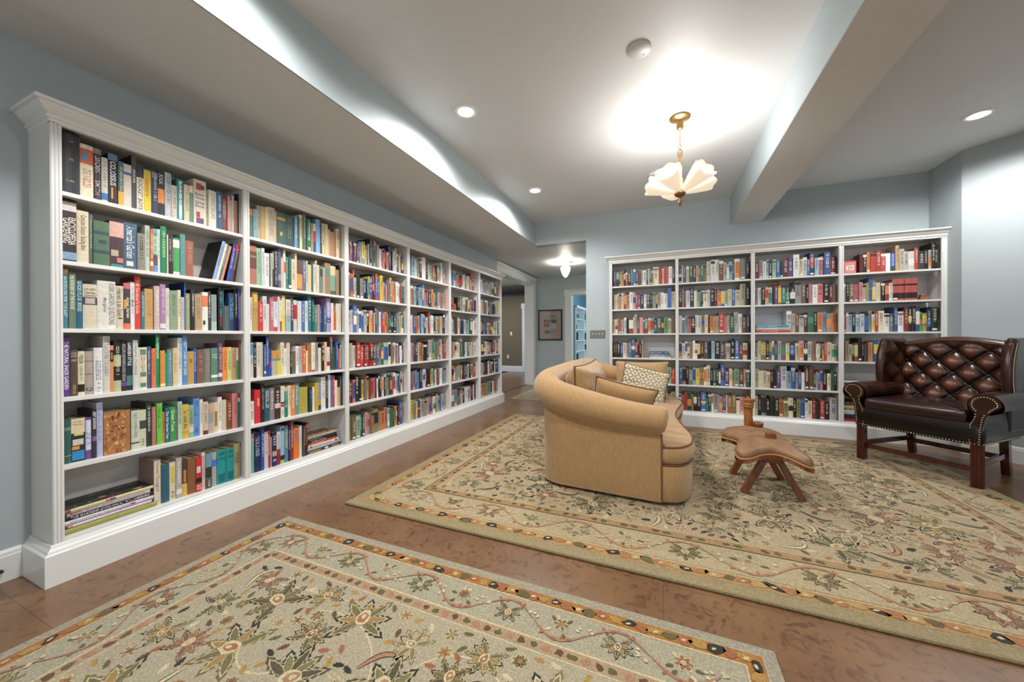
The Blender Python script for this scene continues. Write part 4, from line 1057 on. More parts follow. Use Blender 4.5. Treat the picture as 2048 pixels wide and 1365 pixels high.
# cushions
def pillow(name,label,w,h,d,loc,rot,mt,piping=None,seed=1,wr=0,group=None):
    rn=random.Random(seed); t=thing(name,label,'cushion',loc,rot=rot,group=group); N=26
    def f(u,v):
        a=(1-u**4)*(1-v**4); return max(0,a)**.55
    def pt(u,v,s):
        pin=1-.07*(1-abs(u))**1.2*0-.055*(1-(v*v)) if abs(u)>.0 else 1
        x=u*w/2*(1-.07*(1-v*v)*u*u); z=v*h/2*(1-.07*(1-u*u)*v*v)
        y=s*d/2*f(u,v); 
        if wr: y+=wr*1.6*math.sin(u*7+v*4)*math.sin(v*7-u*3)*f(u,v)*(.4+abs(u))
        return (x,y,z)
    m=MB()
    for s in (-1,1):
        m.grid([[pt(-1+2*i/N,-1+2*j/N,s) for j in range(N+1)] for i in range(N+1)],None,True,flip=s>0)
    m.build('cover',mt,t,weld=True)
    if piping:
        e=[pt(-1+2*i/N,-1,0) for i in range(N)]+[pt(1,-1+2*i/N,0) for i in range(N)]+[pt(1-2*i/N,1,0) for i in range(N)]+[pt(-1,1-2*i/N,0) for i in range(N)]
        MB().tube(e,.0055,6,closed=True).build('piping',piping,t)
    return t
R_=math.radians
pillow('cushion','large rumpled tan back cushion with brown cord on the sofa',.98,.50,.27,(-.655,3.33,.665),(0,R_(0),0) if 0 else Euler((R_(0),0,R_(90))).to_quaternion().to_euler(),FAB,PIP,4,.012)
pillow('cushion','plain tan cushion standing against the far arm of the sofa',.60,.45,.17,(-.24,4.52,.64),(R_(-12),0,R_(0)),FAB,None,5)
PT=mat('kilim_fabric','cfc4a8',.9)
nt=PT.node_tree;N=nt.nodes;L=nt.links;pb=N['Principled BSDF']; tc=N.new('ShaderNodeTexCoord')
def mnode(op,a,b=None):
    q=N.new('ShaderNodeMath'); q.operation=op
    for i,v in enumerate((a,b)):
        if v is None: continue
        if isinstance(v,(int,float)): q.inputs[i].default_value=v
        else: L.new(v,q.inputs[i])
    return q.outputs[0]
sp=N.new('ShaderNodeSeparateXYZ'); L.new(tc.outputs['Object'],sp.inputs[0])
u=mnode('MULTIPLY',sp.outputs[0],12); v=mnode('MULTIPLY',sp.outputs[2],14)
tri=lambda x: mnode('ABSOLUTE',mnode('SUBTRACT',mnode('FRACT',x),.5))
dsum=mnode('ADD',tri(u),tri(v)); q1=mnode('FRACT',mnode('MULTIPLY',dsum,2.0)); lines=mnode('LESS_THAN',q1,.36)
row=mnode('LESS_THAN',mnode('FRACT',mnode('MULTIPLY',v,.5)),.16); dots=mnode('LESS_THAN',mnode('FRACT',mnode('MULTIPLY',u,4)),.5)
mk=mnode('MAXIMUM',lines,mnode('MULTIPLY',row,dots)); 
mx=N.new('ShaderNodeMix'); mx.data_type='RGBA'; mx.inputs[6].default_value=lin('cbbf9f'); L.new(mk,mx.inputs['Factor'])
g=N.new('ShaderNodeTexNoise'); g.inputs['Scale'].default_value=5; L.new(tc.outputs['Object'],g.inputs['Vector']); rp=N.new('ShaderNodeValToRGB'); rp.color_ramp.elements[0].position=.42; rp.color_ramp.elements[0].color=lin('6a6258'); rp.color_ramp.elements[1].position=.6; rp.color_ramp.elements[1].color=lin('96867a'); L.new(g.outputs['Fac'],rp.inputs['Fac']); L.new(rp.outputs['Color'],mx.inputs[7]); L.new(mx.outputs[2],pb.inputs['Base Color'])
pillow('cushion','cream and grey diamond-patterned cushion on the sofa',.50,.44,.13,(-.20,4.24,.60),(R_(-22),R_(14),R_(6)),PT,mat('dark_fringe','5a4e42',.9),6)
pillow('cushion','small tan cushion with brown piping leaning on the near arm of the sofa',.46,.40,.15,(-.30,2.93,.62),(R_(24),R_(12),R_(6)),FAB,PIP,7)

# ================= CARVED CAMEL-SADDLE STOOL =================
SW=mat('stool_wood','84502e',.35,noise=.5,nscale=9,col2='5c2a14',stretch=(4,4,1),bump=.15,bscale=60)
SL=mat('stool_leather','977250',.45,noise=.45,nscale=10,col2='74523a',bump=.25,bscale=120)
st=thing('saddle_stool','carved wooden camel-saddle stool with brown leather cushion, centre of the large rug','stool',(0,0,.0212))
def bar(m,a,b,w,t,col=None,taper=1.0):
    a=Vector(a);b=Vector(b);d=(b-a).normalized(); s=d.cross(Vector((0,1,0))).normalized(); y=Vector((0,1,0)); y=(y-d*y.dot(d)).normalized()
    P=[]
    for p,k in ((a,1),(b,taper)): P.append([p+s*(w/2*k)+y*(t/2),p-s*(w/2*k)+y*(t/2),p-s*(w/2*k)-y*(t/2),p+s*(w/2*k)-y*(t/2)])
    m.grid(P,col,False,False,True); m.add(P[0],[(3,2,1,0)],col); m.add(P[1],[(0,1,2,3)],col)
for yy,x0,x1,xa in ((3.05,.535,.885,.712),(3.44,.523,.862,.69)):
    for xf,s in ((x0,-1),(x1,1)):
        m=MB(); bar(m,(xf,yy-.01,.0),(xa+s*.02,yy+.02*(1 if yy<3.2 else -1),.30),.042,.05); m.build('leg',SW,st,bevel=.006)
    m=MB(); bar(m,(xa-.055,yy,.27),(xa+.055,yy,.27),.07,.05); bar(m,(xa,yy,.24),(xa,yy,.335),.075,.045); m.build('arch',SW,st,bevel=.008)
for xx in (.60,.80): 
    m=MB(); m.tube([(xx,3.03,.285),(xx,3.46,.285)],.016,8); m.build('rail',SW,st)
cxs,cys=.665,3.225
lob=[(.452,3.40),(.445,3.30),(.492,3.20),(.515,3.12),(.490,3.02),(.470,2.93),(.485,2.855),(.545,2.85),(.620,2.90),(.700,2.925),(.770,2.90),(.835,2.850),(.880,2.855),(.895,2.92),(.865,3.02),(.838,3.13),(.838,3.24),(.858,3.36),(.872,3.47),(.850,3.55),(.790,3.56),(.715,3.53),(.66,3.52),(.60,3.53),(.53,3.53),(.475,3.48)]
lb=catmull(lob,3,True)
def sag(m,k=.55):
    V=[]
    for (x,y,z) in m.v:
        d=math.hypot((x-cxs)/.21,(y-cys)/.34); V.append((x,y,z-.055*max(0,d-.45)**1.5))
    m.v=V; return m
sag(slab(lb,.335,.395,.026,.02,7,center=(cxs,cys))).build('seat_pad',SL,st)
sp_=st.children[-1] if 0 else [c for c in bpy.data.objects if c.name.startswith('seat_pad')][0]
e=sag(MB().tube([(p[0],p[1],.345) for p in lb],.007,6,closed=True)); e.build('seat_pad_welt',mat('pale_stitching','a87a4a',.6),sp_)
m=MB()
for i in range(0,len(lb)):
    p=lb[i];q=lb[(i+1)%len(lb)]
    for t in (0,.33,.66):
        x=p[0]+(q[0]-p[0])*t;y=p[1]+(q[1]-p[1])*t; dx,dy=(x-cxs)*.02,(y-cys)*.02
        m.quad([(x-.004,y-.004,.34),(x+.004,y+.004,.34),(x+.004+dx,y+.004+dy,.318),(x-.004+dx,y-.004+dy,.318)])
sag(m).build('leather_fringe',mat('fringe_leather','8a4a24',.7),sp_)
m=MB()
for i in range(8):
    a=i*PI/4+.3; m.tube([(cxs+math.cos(a)*.03,cys+math.sin(a)*.04,.418),(cxs+math.cos(a)*.10,cys+math.sin(a)*.15,.409),(cxs+math.cos(a+.12)*.15,cys+math.sin(a+.12)*.24,.398)],.0022,5)
m.build('tooled_seam',mat('worn_stitch','b89068',.6),sp_)
# tall horn, with carved collar, and the two peg tops
HX,HY=.650,3.47
T=Matrix.Translation((HX,HY,0))
m=MB().grid([[(HX+s*(1+.0)*r*math.cos(2*PI*k/16)+o,HY+r*.8*math.sin(2*PI*k/16),z) for k in range(16)] for z,r,o,s in [(.34,.036,.004,1),(.40,.034,.0,1),(.47,.031,-.004,1),(.52,.031,-.004,1),(.545,.033,-.003,1),(.55,.040,-.003,1),(.557,.040,-.003,1),(.56,.034,-.003,1),(.566,.034,-.003,1),(.569,.041,-.003,1),(.576,.041,-.003,1),(.58,.034,-.002,1),(.588,.036,-.001,1),(.60,.042,.002,1),(.612,.046,.004,1),(.617,.044,.004,1),(.612,.025,.003,1),(.606,.001,.002,1)]],None,True,False,True)
m.build('horn',mat('horn_wood','a5713a',.3,noise=.5,nscale=14,col2='7a4018',stretch=(3,3,1)),st)
m=MB().lathe([(.033,.37),(.032,.415),(.036,.42),(.037,.436),(.03,.445),(.0,.447)],10,T=Matrix.Translation((.700,3.40,0))); m.build('peg',SW,st)
m=MB().box((.676,3.05,.37),(.738,3.09,.44)); m.build('peg',SW,st,bevel=.005)

# ================= LEATHER WING CHAIR =================
LE=mat('antique_leather',vc=True,rough=.3,noise=.45,nscale=9,bump=.12,bscale=140,coat=.12,spec=.4)
MAH=mat('mahogany','35100a',.2,noise=.4,nscale=10,col2='4c180e',stretch=(4,4,1),coat=.4)
BRS=mat('brass_nails','d2bf9a',.3,.8)
th_=math.radians(-47.6)
wc=thing('wing_chair','dark brown tufted leather wing chair with brass nail trim','armchair',(1.906,4.036,.0),th_)
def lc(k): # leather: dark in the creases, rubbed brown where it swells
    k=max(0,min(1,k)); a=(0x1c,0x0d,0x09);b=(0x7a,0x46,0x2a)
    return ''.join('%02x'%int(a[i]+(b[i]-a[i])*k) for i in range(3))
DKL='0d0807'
HW=.37
zleg=.0215
# legs: square front legs with reeded faces, raked rear legs
for s in (-1,1):
    m=MB(); x=s*(HW-.028); zz=.0215
    m.box((x-.027,-.001,zz),(x+.027,.054,.36))
    for q in (-.015,0,.015): m.tube([(x+q,-.002,zz),(x+q,-.002,.34)],.005,6); m.tube([(x+s*.028,.026+q,zz),(x+s*.028,.026+q,.34)],.005,6)
    m.build('leg',MAH,wc,bevel=.003)
    m=MB(); x0=s*(HW-.09); P=[]
    for z,y,k in ((.0215 if s<0 else .001,.70,1),(.12,.68,1),(.36,.66,1.1)): P.append([(x0-.024*k,y-.024*k,z),(x0+.024*k,y-.024*k,z),(x0+.024*k,y+.024*k,z),(x0-.024*k,y+.024*k,z)])
    m.grid(P,None,False,False,True); m.add(P[0],[(3,2,1,0)]); m.build('leg',MAH,wc,bevel=.002)
for a,b in (((-HW+.04,.045,.145),(HW-.04,.045,.145)),((-HW+.1,.675,.145),(HW-.1,.675,.145)),((-HW+.034,.05,.17),(-HW+.09,.67,.17)),((HW-.034,.05,.17),(HW-.09,.67,.17))):
    a=Vector(a);b=Vector(b);d=(b-a).normalized();s_=d.cross(Vector((0,0,1)))*.011
    m=MB(); P=[[p+s_+Vector((0,0,.02)),p-s_+Vector((0,0,.02)),p-s_-Vector((0,0,.02)),p+s_-Vector((0,0,.02))] for p in (a,b)]
    m.grid(P,None,False,False,True); m.build('stretcher',MAH,wc)
# apron / seat rail
m=MB()
def rail(pts,z0,z1,bulge=.012,cf=None):
    P=[]
    for k in range(7):
        t=k/6; P.append([(p[0]+p[2]*bulge*math.sin(PI*t),p[1]+p[3]*bulge*math.sin(PI*t),z0+(z1-z0)*t) for p in pts])
    return P
out=[(-HW+.01,.765,-.3,.9),(-HW,.05,-1,0),(-HW,-.004,-.7,-.7),(-HW+.03,-.008,0,-1),(HW-.03,-.008,0,-1),(HW,-.004,.7,-.7),(HW,.05,1,0),(HW-.01,.765,.3,.9)]
m.grid(rail(out,.335,.50),DKL,True); m.add([(p[0],p[1],.335) for p in out],[tuple(range(8))],DKL); m.add([(p[0],p[1],.5) for p in out],[tuple(range(8))],DKL)
m.build('seat_rail',LE,wc)
so=catmull([(-.295,.60),(-.30,.3),(-.30,.02),(-.29,-.018),(-.2,-.024),(0,-.026),(.2,-.024),(.29,-.018),(.30,.02),(.30,.3),(.295,.60),(0,.61)],4,True)
m=slab(so,.49,.592,.03,.018,7,center=(0,.25),col='2e1a13'); m.build('seat_cushion',LE,wc)
# arms: scrolled, side panel flows down to the front leg
for s in (-1,1):
    m=MB(); P=[]; ys=[-.0,.04,.10,.19,.29,.40,.50,.62]
    for i,y in enumerate(ys):
        t=i/7; z=.632+.012*math.sin(PI*t); r=.088-.012*t; cx=s*(HW-.012+.030*(1-t)); row=[]
        # profile from inner seat, over the roll, to the outside rail
        for k in range(21):
            a=-PI*.42+ (PI*1.55)*k/20
            row.append((cx-s*r*math.cos(a),y,z+r*math.sin(a)))
        row=[(s*(HW-.085),y,.50)]+row+[(s*(HW-.004),y,z-.085),(s*(HW+.002),y,.46),(s*(HW+.0),y,.335)]
        P.append(row)
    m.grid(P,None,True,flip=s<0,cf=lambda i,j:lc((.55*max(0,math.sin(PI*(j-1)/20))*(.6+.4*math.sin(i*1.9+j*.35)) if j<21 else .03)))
    arm_=m.build('arm',LE,wc)
    # front scroll facing with nails
    cx=s*(HW+.018); pts=[]; 
    for k in range(17):
        a=-PI*.30+PI*1.30*k/16; pts.append((cx-s*.078*math.cos(a),.640+.078*math.sin(a)))
    tail_in=[(s*(HW-.062),.335),(s*(HW-.062),.43),(s*(HW-.055),.49),(s*(HW-.030),.535),(s*(HW-.022),.565)]; tail_out=[(s*(HW+.048),.59),(s*(HW+.022),.545),(s*(HW+.012),.49),(s*(HW+.004),.43),(s*(HW+.0),.335)]
    ring=tail_in+pts[1:]+tail_out
    V=[(x,-.012,z) for x,z in ring]; c0=len(V)
    mm_=MB(); mm_.add(V,[tuple(range(len(V)))],lc(.25)); mm_.grid([[(x,-.012,z) for x,z in ring],[(x,.02,z) for x,z in ring]],lc(.35),False,False,True)
    mm_.build('arm_facing',LE,arm_)
    nails=MB(); L_=[Vector((x,-.013,z)) for x,z in ring]; acc=0
    cxm=cx
    for i in range(len(L_)-1):
        a,b=L_[i],L_[i+1]; d=(b-a).length; 
        while acc<d:
            p=a+(b-a)*(acc/d); c=Vector((cx,-.013,.64)) if p.z>.58 else Vector((s*(HW-.03),-.013,p.z)); p=p+(c-p)*(.22 if p.z>.58 else .26)
            nails.lathe([(.0052,0),(.0045,.0022),(.002,.0036),(0,.004)],6,T=Matrix.Translation(p)@Matrix.Rotation(PI/2,4,'X')); acc+=.0185
        acc-=d
    nails.build('nail_trim',BRS,arm_)
nails=MB()
for k in range(39): nails.lathe([(.0052,0),(.0045,.0022),(.002,.0036),(0,.004)],6,T=Matrix.Translation((-HW+.03+(2*HW-.06)*k/38,-.0095,.345))@Matrix.Rotation(PI/2,4,'X'))
for s in (-1,1):
    for k in range(40): nails.lathe([(.0052,0),(.0045,.0022),(.002,.0036),(0,.004)],6,T=Matrix.Translation((s*(HW+.006-.01*k/39),.01+.73*k/39,.345))@Matrix.Rotation(s*PI/2,4,'Y'))
nails.build('nail_trim',BRS,wc)
# tufted surfaces
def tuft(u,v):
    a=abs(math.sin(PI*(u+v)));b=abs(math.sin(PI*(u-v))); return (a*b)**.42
def backtop(x): return 1.085+.030*math.cos(x/.40*PI/1.2)-.02*max(0,abs(x)-.3)*3
m=MB(); NU,NV=96,80; P=[];K=[]
for i in range(NU+1):
    r=[];kr=[]
    for j in range(NV+1):
        x=(-.345+.69*i/NU); t=j/NV
        H=backtop(x)-.52; s_=.52+H*min(1,t/.84)
        h=tuft(x/.20+.5,(s_-.52)/.20) if t<.84 else .0
        if t<.84: 
            e=min(1,(.84-t)/.10); 
            lean=.60+.11*(s_-.52)/.6; y=lean-.052*h*(.35+.65*e)-.02*math.cos(x/.365*PI/2)*0; 
            fl=.045*max(0,(s_-.98)/.15)**2 if s_>.98 else 0; y-=-.0; z=s_; kk=h**2.2
            if t>.70:
                q=(t-.70)/.14; hh=.52; y=y*(1-q)+ (lean-.052)*q; kk=kk*(1-q)+.5*q
        else:
            q=(t-.84)/.16; a=PI*q; lean=.60+.11; y=lean-.052+.056*(1-math.cos(a)); z=backtop(x)+.030*math.sin(a); kk=.5*(1-q)+.1
        r.append((x,y,z)); kr.append(kk)
    P.append(r);K.append(kr)
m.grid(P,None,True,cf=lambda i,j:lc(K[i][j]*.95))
back_=m.build('back',LE,wc)
MB().box((-.345,.68,.40),(.345,.765,1.075),DKL).build('outside_back',LE,wc,bevel=.02)
btn=[]
for a in range(-3,4):
    for b in range(0,8):
        # button where both diagonals meet
        u=a*.5; v=b*.5
        if (a+b)%2==0: continue
        x=(u-.5)*.20+.10; s_=.52+v*.20
        if abs(x)<.35 and .56<s_<1.0: btn.append((x,s_))
for x,s_ in btn:
    if abs(math.sin(PI*(x/.20+.5+(s_-.52)/.20)))<.05 and abs(math.sin(PI*(x/.20+.5-(s_-.52)/.20)))<.05:
        MB().lathe([(0,.006),(.006,.005),(.009,0)],10,col=lc(.2),T=Matrix.Translation((x,.60+.11*(s_-.52)/.6+.001,s_))@Matrix.Rotation(PI/2,4,'X')).build('button',LE,back_)
# wings
for s in (-1,1):
    m=MB(); Pi=[];Ki=[]
    NZ,NY=30,22
    for i in range(NZ+1):
        t=i/NZ; z=.66+t*.44; front=.235+.10*(1-t)**2.2*0+ .03*math.cos(t*PI*2)-.02*t; front=.42-.05*math.sin(PI*min(1,t*1.05))**.8+.03*t
        r=[];kr=[]
        for j in range(NY+1):
            q=j/NY  # from the back crease forward over the edge to the outside
            if q<.62: y=.68+(front-.68)*(q/.62); x=s*(.325+.035*(q/.62)); h=tuft((y-.05)/.21,(z-.52)/.2)*math.sin(PI*q/.62)**.4; x-=s*(.012+.028*h); kk=h**2*.75
            elif q<.80: a=(q-.62)/.18*PI; x=s*(.36-.012+.030*(1-math.cos(a))); y=front-.028*math.sin(a); kk=.35
            else: y=front+(.76-front)*((q-.80)/.20); x=s*(.408-.045*((q-.8)/.2)); kk=.05
            zt=z if t<1 else z
            r.append((x,y,zt)); kr.append(kk)
        Pi.append(r);Ki.append(kr)
    # rounded top
    for e in (1,2,3):
        a=e/3*PI/2; last=Pi[NZ]; cxm=s*.37
        Pi.append([((p[0]-cxm)*math.cos(a)+cxm,p[1],1.10+.032*math.sin(a)) for p in last]); Ki.append([.4]*(NY+1))
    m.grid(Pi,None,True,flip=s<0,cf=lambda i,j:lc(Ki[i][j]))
    wing_=m.build('wing',LE,wc)
    nl=MB()
    for i in range(0,NZ,1):
        for jj in (0,):
            p=Pi[i][17]; q=Pi[i+1][17]
            for f_ in (0,.5): nl.lathe([(.005,0),(.004,.003),(0,.0042)],6,T=Matrix.Translation((p[0]+(q[0]-p[0])*f_,p[1]+(q[1]-p[1])*f_,p[2]+(q[2]-p[2])*f_))@Matrix.Rotation(s*PI/2,4,'Y'))
    nl.build('nail_trim',BRS,wing_)
    # outside panel under the wing down to the rail
    MB().box((s*.362-.02,.42,.40),(s*.362+.018,.755,.72),DKL).build('side_panel',LE,wc,bevel=.012)
# ================= LIGHT FITTINGS =================
GLOW=mat('lit_lamp_glass','ffffff',.4,emit='fff6e8',estr=2.5)
RIM=mat('white_metal_rim','e8e8e6',.4)
def can(x,y,label,power=60,visible=True):
    t=thing('recessed_light',label,'ceiling light',(x,y,CZ),group='recessed ceiling lights')
    MB().lathe([(.062,-.001),(.064,-.007),(.088,-.007),(.092,-.003),(.092,0)],36).build('trim_ring',RIM,t)
    MB().lathe([(.063,-.003),(.04,-.0035),(0,-.004)],36).build('lens',mat('recessed_lens','ffffff',.4,emit='ffffff',estr=14),t)
    lamp('SPOT','recessed_lamp',(0,0,-.03),power,(1,.985,.965),.06,parent=t,cone=math.radians(165),blend=.5)
    return t
can(-1.453,2.519,'large-looking round recessed ceiling light nearest the camera',POW)
can(-1.452,4.202,'round recessed ceiling light farther along, near the far wall',POW)
can(2.396,4.214,'round recessed ceiling light on the right, beyond the ceiling beam',POW)
can(-1.453,.85,'recessed ceiling light above the near end of the left bookcase, out of frame',POW); can(2.396,1.8,'recessed ceiling light right of the ceiling beam, nearer than the visible one',POW*.25); can(.3,1.0,'recessed ceiling light above the foreground rug, out of frame',POW)  # the one over the rug is added fill, placed to miss the bookcase side
pl=tag(MB().lathe([(.071,0),(.074,-.006),(.07,-.011),(0,-.012)],40).build('blank_ceiling_plate',mat('plate_white','d2d2ce',.45),loc=(-.135,2.407,CZ)),'plain round white blanking plate on the ceiling','ceiling plate')
for q in (-1,1): MB().lathe([(.0035,-.012),(.002,-.014),(0,-.0145)],8).build('screw',mat('screw_metal','8a8a88',.4,.8),pl,loc=(q*.045*.6,q*.04,0))
sm=tag(MB().lathe([(.068,0),(.07,-.012),(.06,-.022),(.0,-.024)],36).build('smoke_detector',mat('plate_white'),loc=(-.077,4.32,CZ)),'small round white detector on the ceiling behind the chandelier','smoke detector')
# chandelier
AB=mat('antique_brass','a07c4c',.35,.85,noise=.4,nscale=40,bump=.3,bscale=90)
CX,CY_=.134,3.283
ch=thing('chandelier','brass pendant chandelier with five white glass petal shades','chandelier',(CX,CY_,CZ))
MB().lathe([(.0,-.006),(.082,0),(.083,-.008),(.07,-.016),(.05,-.022),(.035,-.035),(.030,-.05),(.028,-.085),(.02,-.098),(.008,-.105),(0,-.106)][1:],28).build('canopy',AB,ch)
m=MB()
for k in range(6):
    z=-.115-k*.026; pts=[]
    for q in range(12):
        a=2*PI*q/12; x=.0085*math.cos(a); zz=.018*math.sin(a); pts.append((x if k%2 else 0,0 if k%2 else x,z+zz))
    m.tube(pts,.0024,6,closed=True)
m.build('chain',AB,ch)
m=MB().tube([(0,0,-.262),(.014,0,-.28),(.017,0,-.31),(.010,0,-.335)],.004,6).tube([(0,0,-.262),(-.014,0,-.28),(-.017,0,-.31),(-.010,0,-.335)],.004,6)
m.lathe([(.0,-.29),(.008,-.295),(.009,-.31),(.006,-.325),(.014,-.34),(.016,-.37),(.011,-.395),(.014,-.42),(.012,-.47),(.009,-.50),(.018,-.505),(.024,-.515),(.020,-.54),(.028,-.58),(.030,-.60),(.018,-.615),(.042,-.625),(.046,-.632),(.034,-.65),(.014,-.66),(.010,-.675),(.016,-.69),(.014,-.715),(.005,-.735),(0,-.74)],16)
m.build('stem',AB,ch)
GL=mat('frosted_petal_glass','fff4e0',.35,emit='ffedd4',estr=.55)
for k in range(5):
    a=2*PI*k/5+.5; dx,dy=math.cos(a),math.sin(a); m=MB(); P=[]
    T=Matrix.Translation((dx*.035,dy*.035,-.615))@Matrix.Rotation(a,4,'Z')@Matrix.Rotation(math.radians(64),4,'Y')
    # a shell opening outward and upward
    for i in range(12):
        t=i/11; L_=.215*t; r=.012+.074*t**.75
        if i==11: r*=1.04
        P.append([((r*(1+.05*math.cos(6*q*2*PI/28)*t))*math.cos(2*PI*q/28)*.82,r*(1+.05*math.cos(6*q*2*PI/28)*t)*math.sin(2*PI*q/28)*1.15,L_+(.018*abs(math.cos(3*q*2*PI/28)) if i==11 else 0)) for q in range(28)])
    m.grid(P,None,True,False,True,T=T); gs=m.build('glass_shade',GL,ch,solid=.003)
    m=MB().tube([T@Vector((0,0,-.01)),T@Vector((0,0,.03))],.014,10).tube([(0,0,-.60),T@Vector((0,0,0))],.008,8); m.build('socket_arm',AB,ch)
    bp=T@Vector((0,0,.085)); MB().lathe([(0,-.03),(.016,-.02),(.022,0),(.016,.02),(0,.028)],12,T=Matrix.Translation(bp)).build('bulb',GLOW,gs)
lamp('POINT','chandelier_lamp',(0,0,-.40),CHP,(1,1,1),.14,parent=ch)
# passage lamp
pp=thing('ceiling_lamp','small brass lamp with white cone glass on the passage ceiling','ceiling lamp',(-1.674,6.843,SOF))
MB().lathe([(.075,0),(.077,-.012),(.06,-.03),(.02,-.042),(.0,-.045)],28).build('canopy',mat('satin_nickel','8c8078',.35,.7),pp)
m=MB().tube([(0,0,-.04),(-.03,-.01,-.06),(-.055,-.02,-.085)],.006,8)
for k in range(4):
    a=k*PI/2; m.tube([(-.065,-.02,-.07),(-.065+.05*math.cos(a),-.02+.05*math.sin(a),-.085),(-.065+.088*math.cos(a),-.02+.088*math.sin(a),-.115)],.004,6)
m.lathe([(0,-.315),(.008,-.31),(.01,-.298),(.004,-.285)],10,T=Matrix.Translation((-.065,-.02,0))); m.tube([(-.065,-.02,-.07),(-.065,-.02,-.30)],.003,6)
m.build('arm',mat('satin_nickel'),pp)
MB().lathe([(.092,-.112),(.090,-.135),(.078,-.185),(.058,-.235),(.034,-.275),(.012,-.298)],28,T=Matrix.Translation((-.065,-.02,0))).build('glass_shade',mat('passage_lamp_glass','ffffff',.3,emit='fffbe8',estr=9,trans=.85),pp,solid=.002)
lamp('POINT','passage_lamp',(-.065,-.02,-.17),PSP,(1,.96,.9),.04,parent=pp)
# fill lamps added for the neighbouring rooms
lamp('AREA','hall_top_fill',(-4.9,9.6,2.6),HLP,(1,.93,.82),.9,(0,0,0))  # added warm lamp brightening the hall from above
lamp('AREA','blue_room_fill',(.9,10.8,1.9),BLP,(.62,.86,1),2.4,(0,math.radians(80),0))  # added cool fill that makes the room read bright blue
lamp('AREA','hall_cool_fill',(-6.6,8.6,1.5),HDP,(.6,.75,1),1.6,(0,math.radians(-90),0))  # added blue fill that tints the hall floor

# ================= PICTURE, PLATES, FAR CASES =================
pf=thing('framed_picture','black-framed picture of small colour panels on the passage wall','picture',(-2.511,PY-.002,1.448))
m=MB(); W2,H2=.302,.369; fw=.03
for a,b in (((-W2,-.03,-H2),(W2,0,-H2+fw)),((-W2,-.03,H2-fw),(W2,0,H2)),((-W2,-.03,-H2+fw),(-W2+fw,0,H2-fw)),((W2-fw,-.03,-H2+fw),(W2,0,H2-fw))): m.box(a,b)
m.build('frame',mat('black_frame','14110f',.35),pf,bevel=.003)
MB().box((-W2+fw,-.012,-H2+fw),(W2-fw,-.003,H2-fw)).build('mount',mat('beige_mount','b8a492',.8),pf)
m=MB(); rp_=random.Random(4)
panels=[(-.0,.16,.16,.24,['7a98a0','8a3c30','6a2c28','a06048']),(-.16,-.02,.06,.13,['5a2c24','8a4438','2c2422','c8a890']),(-.0,.16,.04,.13,['3a4858','7a8a90','c8c8bc','26242a']),(-.16,-.02,-.04,.04,['8a3830','b88868','5a2820','d8c8a8']),(.02,.16,-.10,.03,['c8ccc8','4a6078','8aa0ac','2c3038']),(-.14,.0,-.13,-.05,['b89c48','c8b060','6a5428','e0d8b8']),(-.14,.0,-.21,-.135,['26242a','c8b870','8a7a50','4a4440']),(.0,.15,-.21,-.11,['a8a498','3a3c48','c8b8a0','6a6058'])]
for x0,x1,z0,z1,cs in panels:
    m.quad([(x0,-.0125,z0),(x1,-.0125,z0),(x1,-.0125,z1),(x0,-.0125,z1)],cs[0])
    for q in range(26):
        a=rp_.uniform(x0,x1-.02);b=rp_.uniform(z0,z1-.012);w_=rp_.uniform(.004,.03);h_=rp_.uniform(.004,.018)
        w_=min(w_,x1-a);h_=min(h_,z1-b); y=-.0127-q*.00002; m.add([(a,y,b),(a+w_,y,b+h_*.3),(a+w_*.7,y,b+h_),(a+w_*.1,y,b+h_*.8)],[(0,1,2,3)],rp_.choice(cs))
m.build('print',VC,pf)
MB().box((-W2+fw,-.0165,-H2+fw),(W2-fw,-.0155,H2-fw)).build('glass',mat('picture_glass','ffffff',.02,trans=1.0),pf)
sw=thing('switch_plate','grey metal switch plate with four toggles left of the far bookcase','light switch',(-.897,BY,1.194))
spl=MB().box((-.113,-.006,-.062),(.113,-.0005,.062)).build('plate',mat('brushed_plate','7c7a78',.4,.6),sw,bevel=.003)
for k in range(4):
    x=-.072+.048*k; MB().box((x-.005,-.016,-.008),(x+.005,-.006,.016)).build('toggle',mat('ivory_toggle','e8e2d0',.4),sw,bevel=.002); MB().lathe([(.003,0),(.0015,.0015),(0,.002)],8,T=Matrix.Translation((x,-.006,.035))@Matrix.Rotation(PI/2,4,'X')).build('screw',mat('screw_metal'),spl)
def outlet(x,y,z,label,cat,col,face='socket'):
    t=thing('outlet' if face=='socket' else 'switch',label,cat,(x,y,z))
    MB().box((-.037,-.006,-.06),(.037,-.0005,.06)).build('plate',mat('plate_'+col,col,.45),t,bevel=.003)
    if face=='socket':
        for q in (-.024,.024): MB().lathe([(.016,0),(.015,.002),(0,.0022)],14,T=Matrix.Translation((0,-.006,q))@Matrix.Rotation(PI/2,4,'X')).build('socket',mat('ivory_socket','cfc8b4',.5),t)
    else: MB().box((-.006,-.015,-.01),(.006,-.006,.014)).build('toggle',mat('ivory_toggle'),t,bevel=.002)
outlet(-2.44,PY,.33,'small bronze power outlet low on the wall below the framed picture','power outlet','7a6e60')
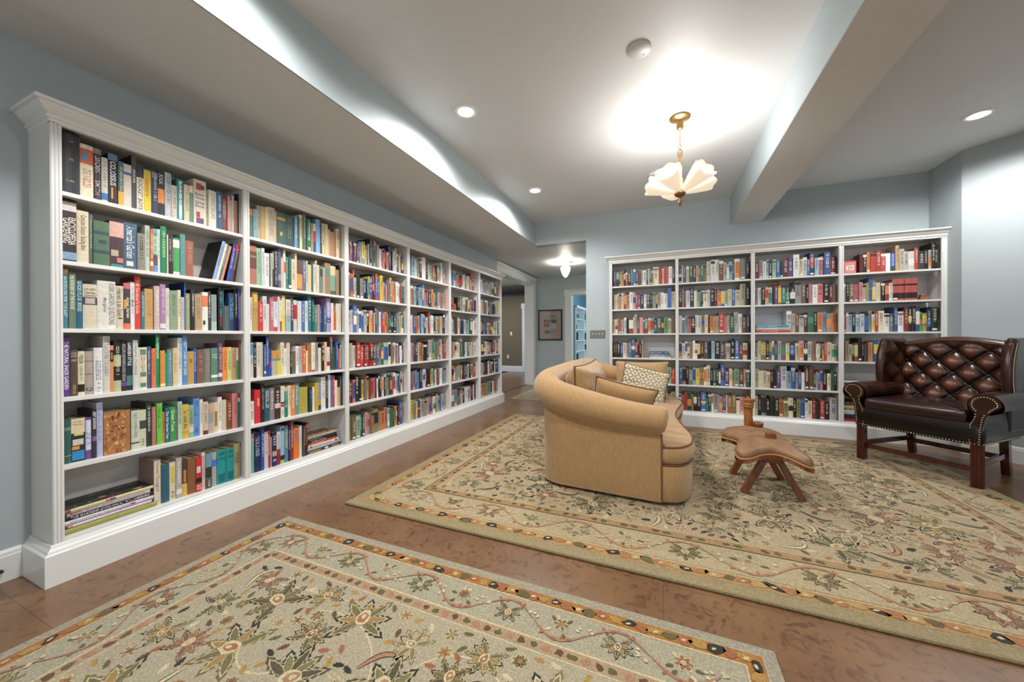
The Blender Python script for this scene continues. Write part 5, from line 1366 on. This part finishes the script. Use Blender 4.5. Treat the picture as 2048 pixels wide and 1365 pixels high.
outlet(-4.86,11.2,.50,'ivory power outlet low on the olive hall wall','power outlet','e0d8c4')
outlet(-4.74,11.2,1.28,'ivory light switch on the olive hall wall','light switch','e2dac6','switch')
# tall white bookcase in the blue room
fb=thing('bookcase','white bookcase in the blue room beyond the passage doorway','bookcase',(-2.3,10.2,0))
for k in range(4):
    y=k*1.2; MB().box((-.3,y-.03,.0),(.0,y+.03,2.0)).build('divider',TW,fb)
for z in (.1,.42,.74,1.06,1.38,1.70): MB().box((-.29,0,z-.02),(-.005,3.6,z)).build('shelf',TW,fb)
MB().box((-.3,-.03,2.0),(.04,3.63,2.07)).build('cornice',TW,fb); MB().box((-.31,-.03,0),(-.295,3.63,2.0)).build('back_panel',mat('case_back','b8c4c8',.6),fb)
rb=random.Random(9); k=0
for kk,(bay,z) in enumerate([(b_,z_) for b_ in range(2) for z_ in (.1,.42,.74,1.06,1.38,1.70)]):
    y=10.2+bay*1.2+.06+rb.uniform(0,.5); w_=rb.uniform(.1,.45)
    m=MB(); yy=y
    c=rb.choice(['2e4a44','4a5a70','8a9aa0','20282c','5a6a60','90a4b8'])
    m.box((-2.5,y,z+.0005),(-2.36,y+w_,z+rb.uniform(.14,.24)),c)
    o=m.build('storage_binder',BOOK); tag(o,'%s binder on the %s shelf of the blue-room bookcase, %s bay'%(cname(c),ORD[5-[.1,.42,.74,1.06,1.38,1.70].index(z)],['near','far'][bay]),'binder','binders in the blue-room bookcase')
# dark red rug glimpsed in the hall, brass door stop by the left baseboard
tag(MB().box((-6.6,10.2,.0005),(-4.78,11.0,.008)).build('hall_rug',mat('hall_rug_wool','6e2418',.9,noise=.5,nscale=9,col2='2c2420')),'dark red rug edge on the hall floor beyond the wide opening','rug')
ds=thing('cable_connector','small brass cable connector on the baseboard at the left edge','connector',(WX+.016,.617,.058))
MB().lathe([(.007,0),(.007,.012),(.005,.013),(.005,.02),(0,.0205)],12,T=Matrix.Rotation(PI/2,4,'Y')).build('fitting',mat('dark_brass'),ds)
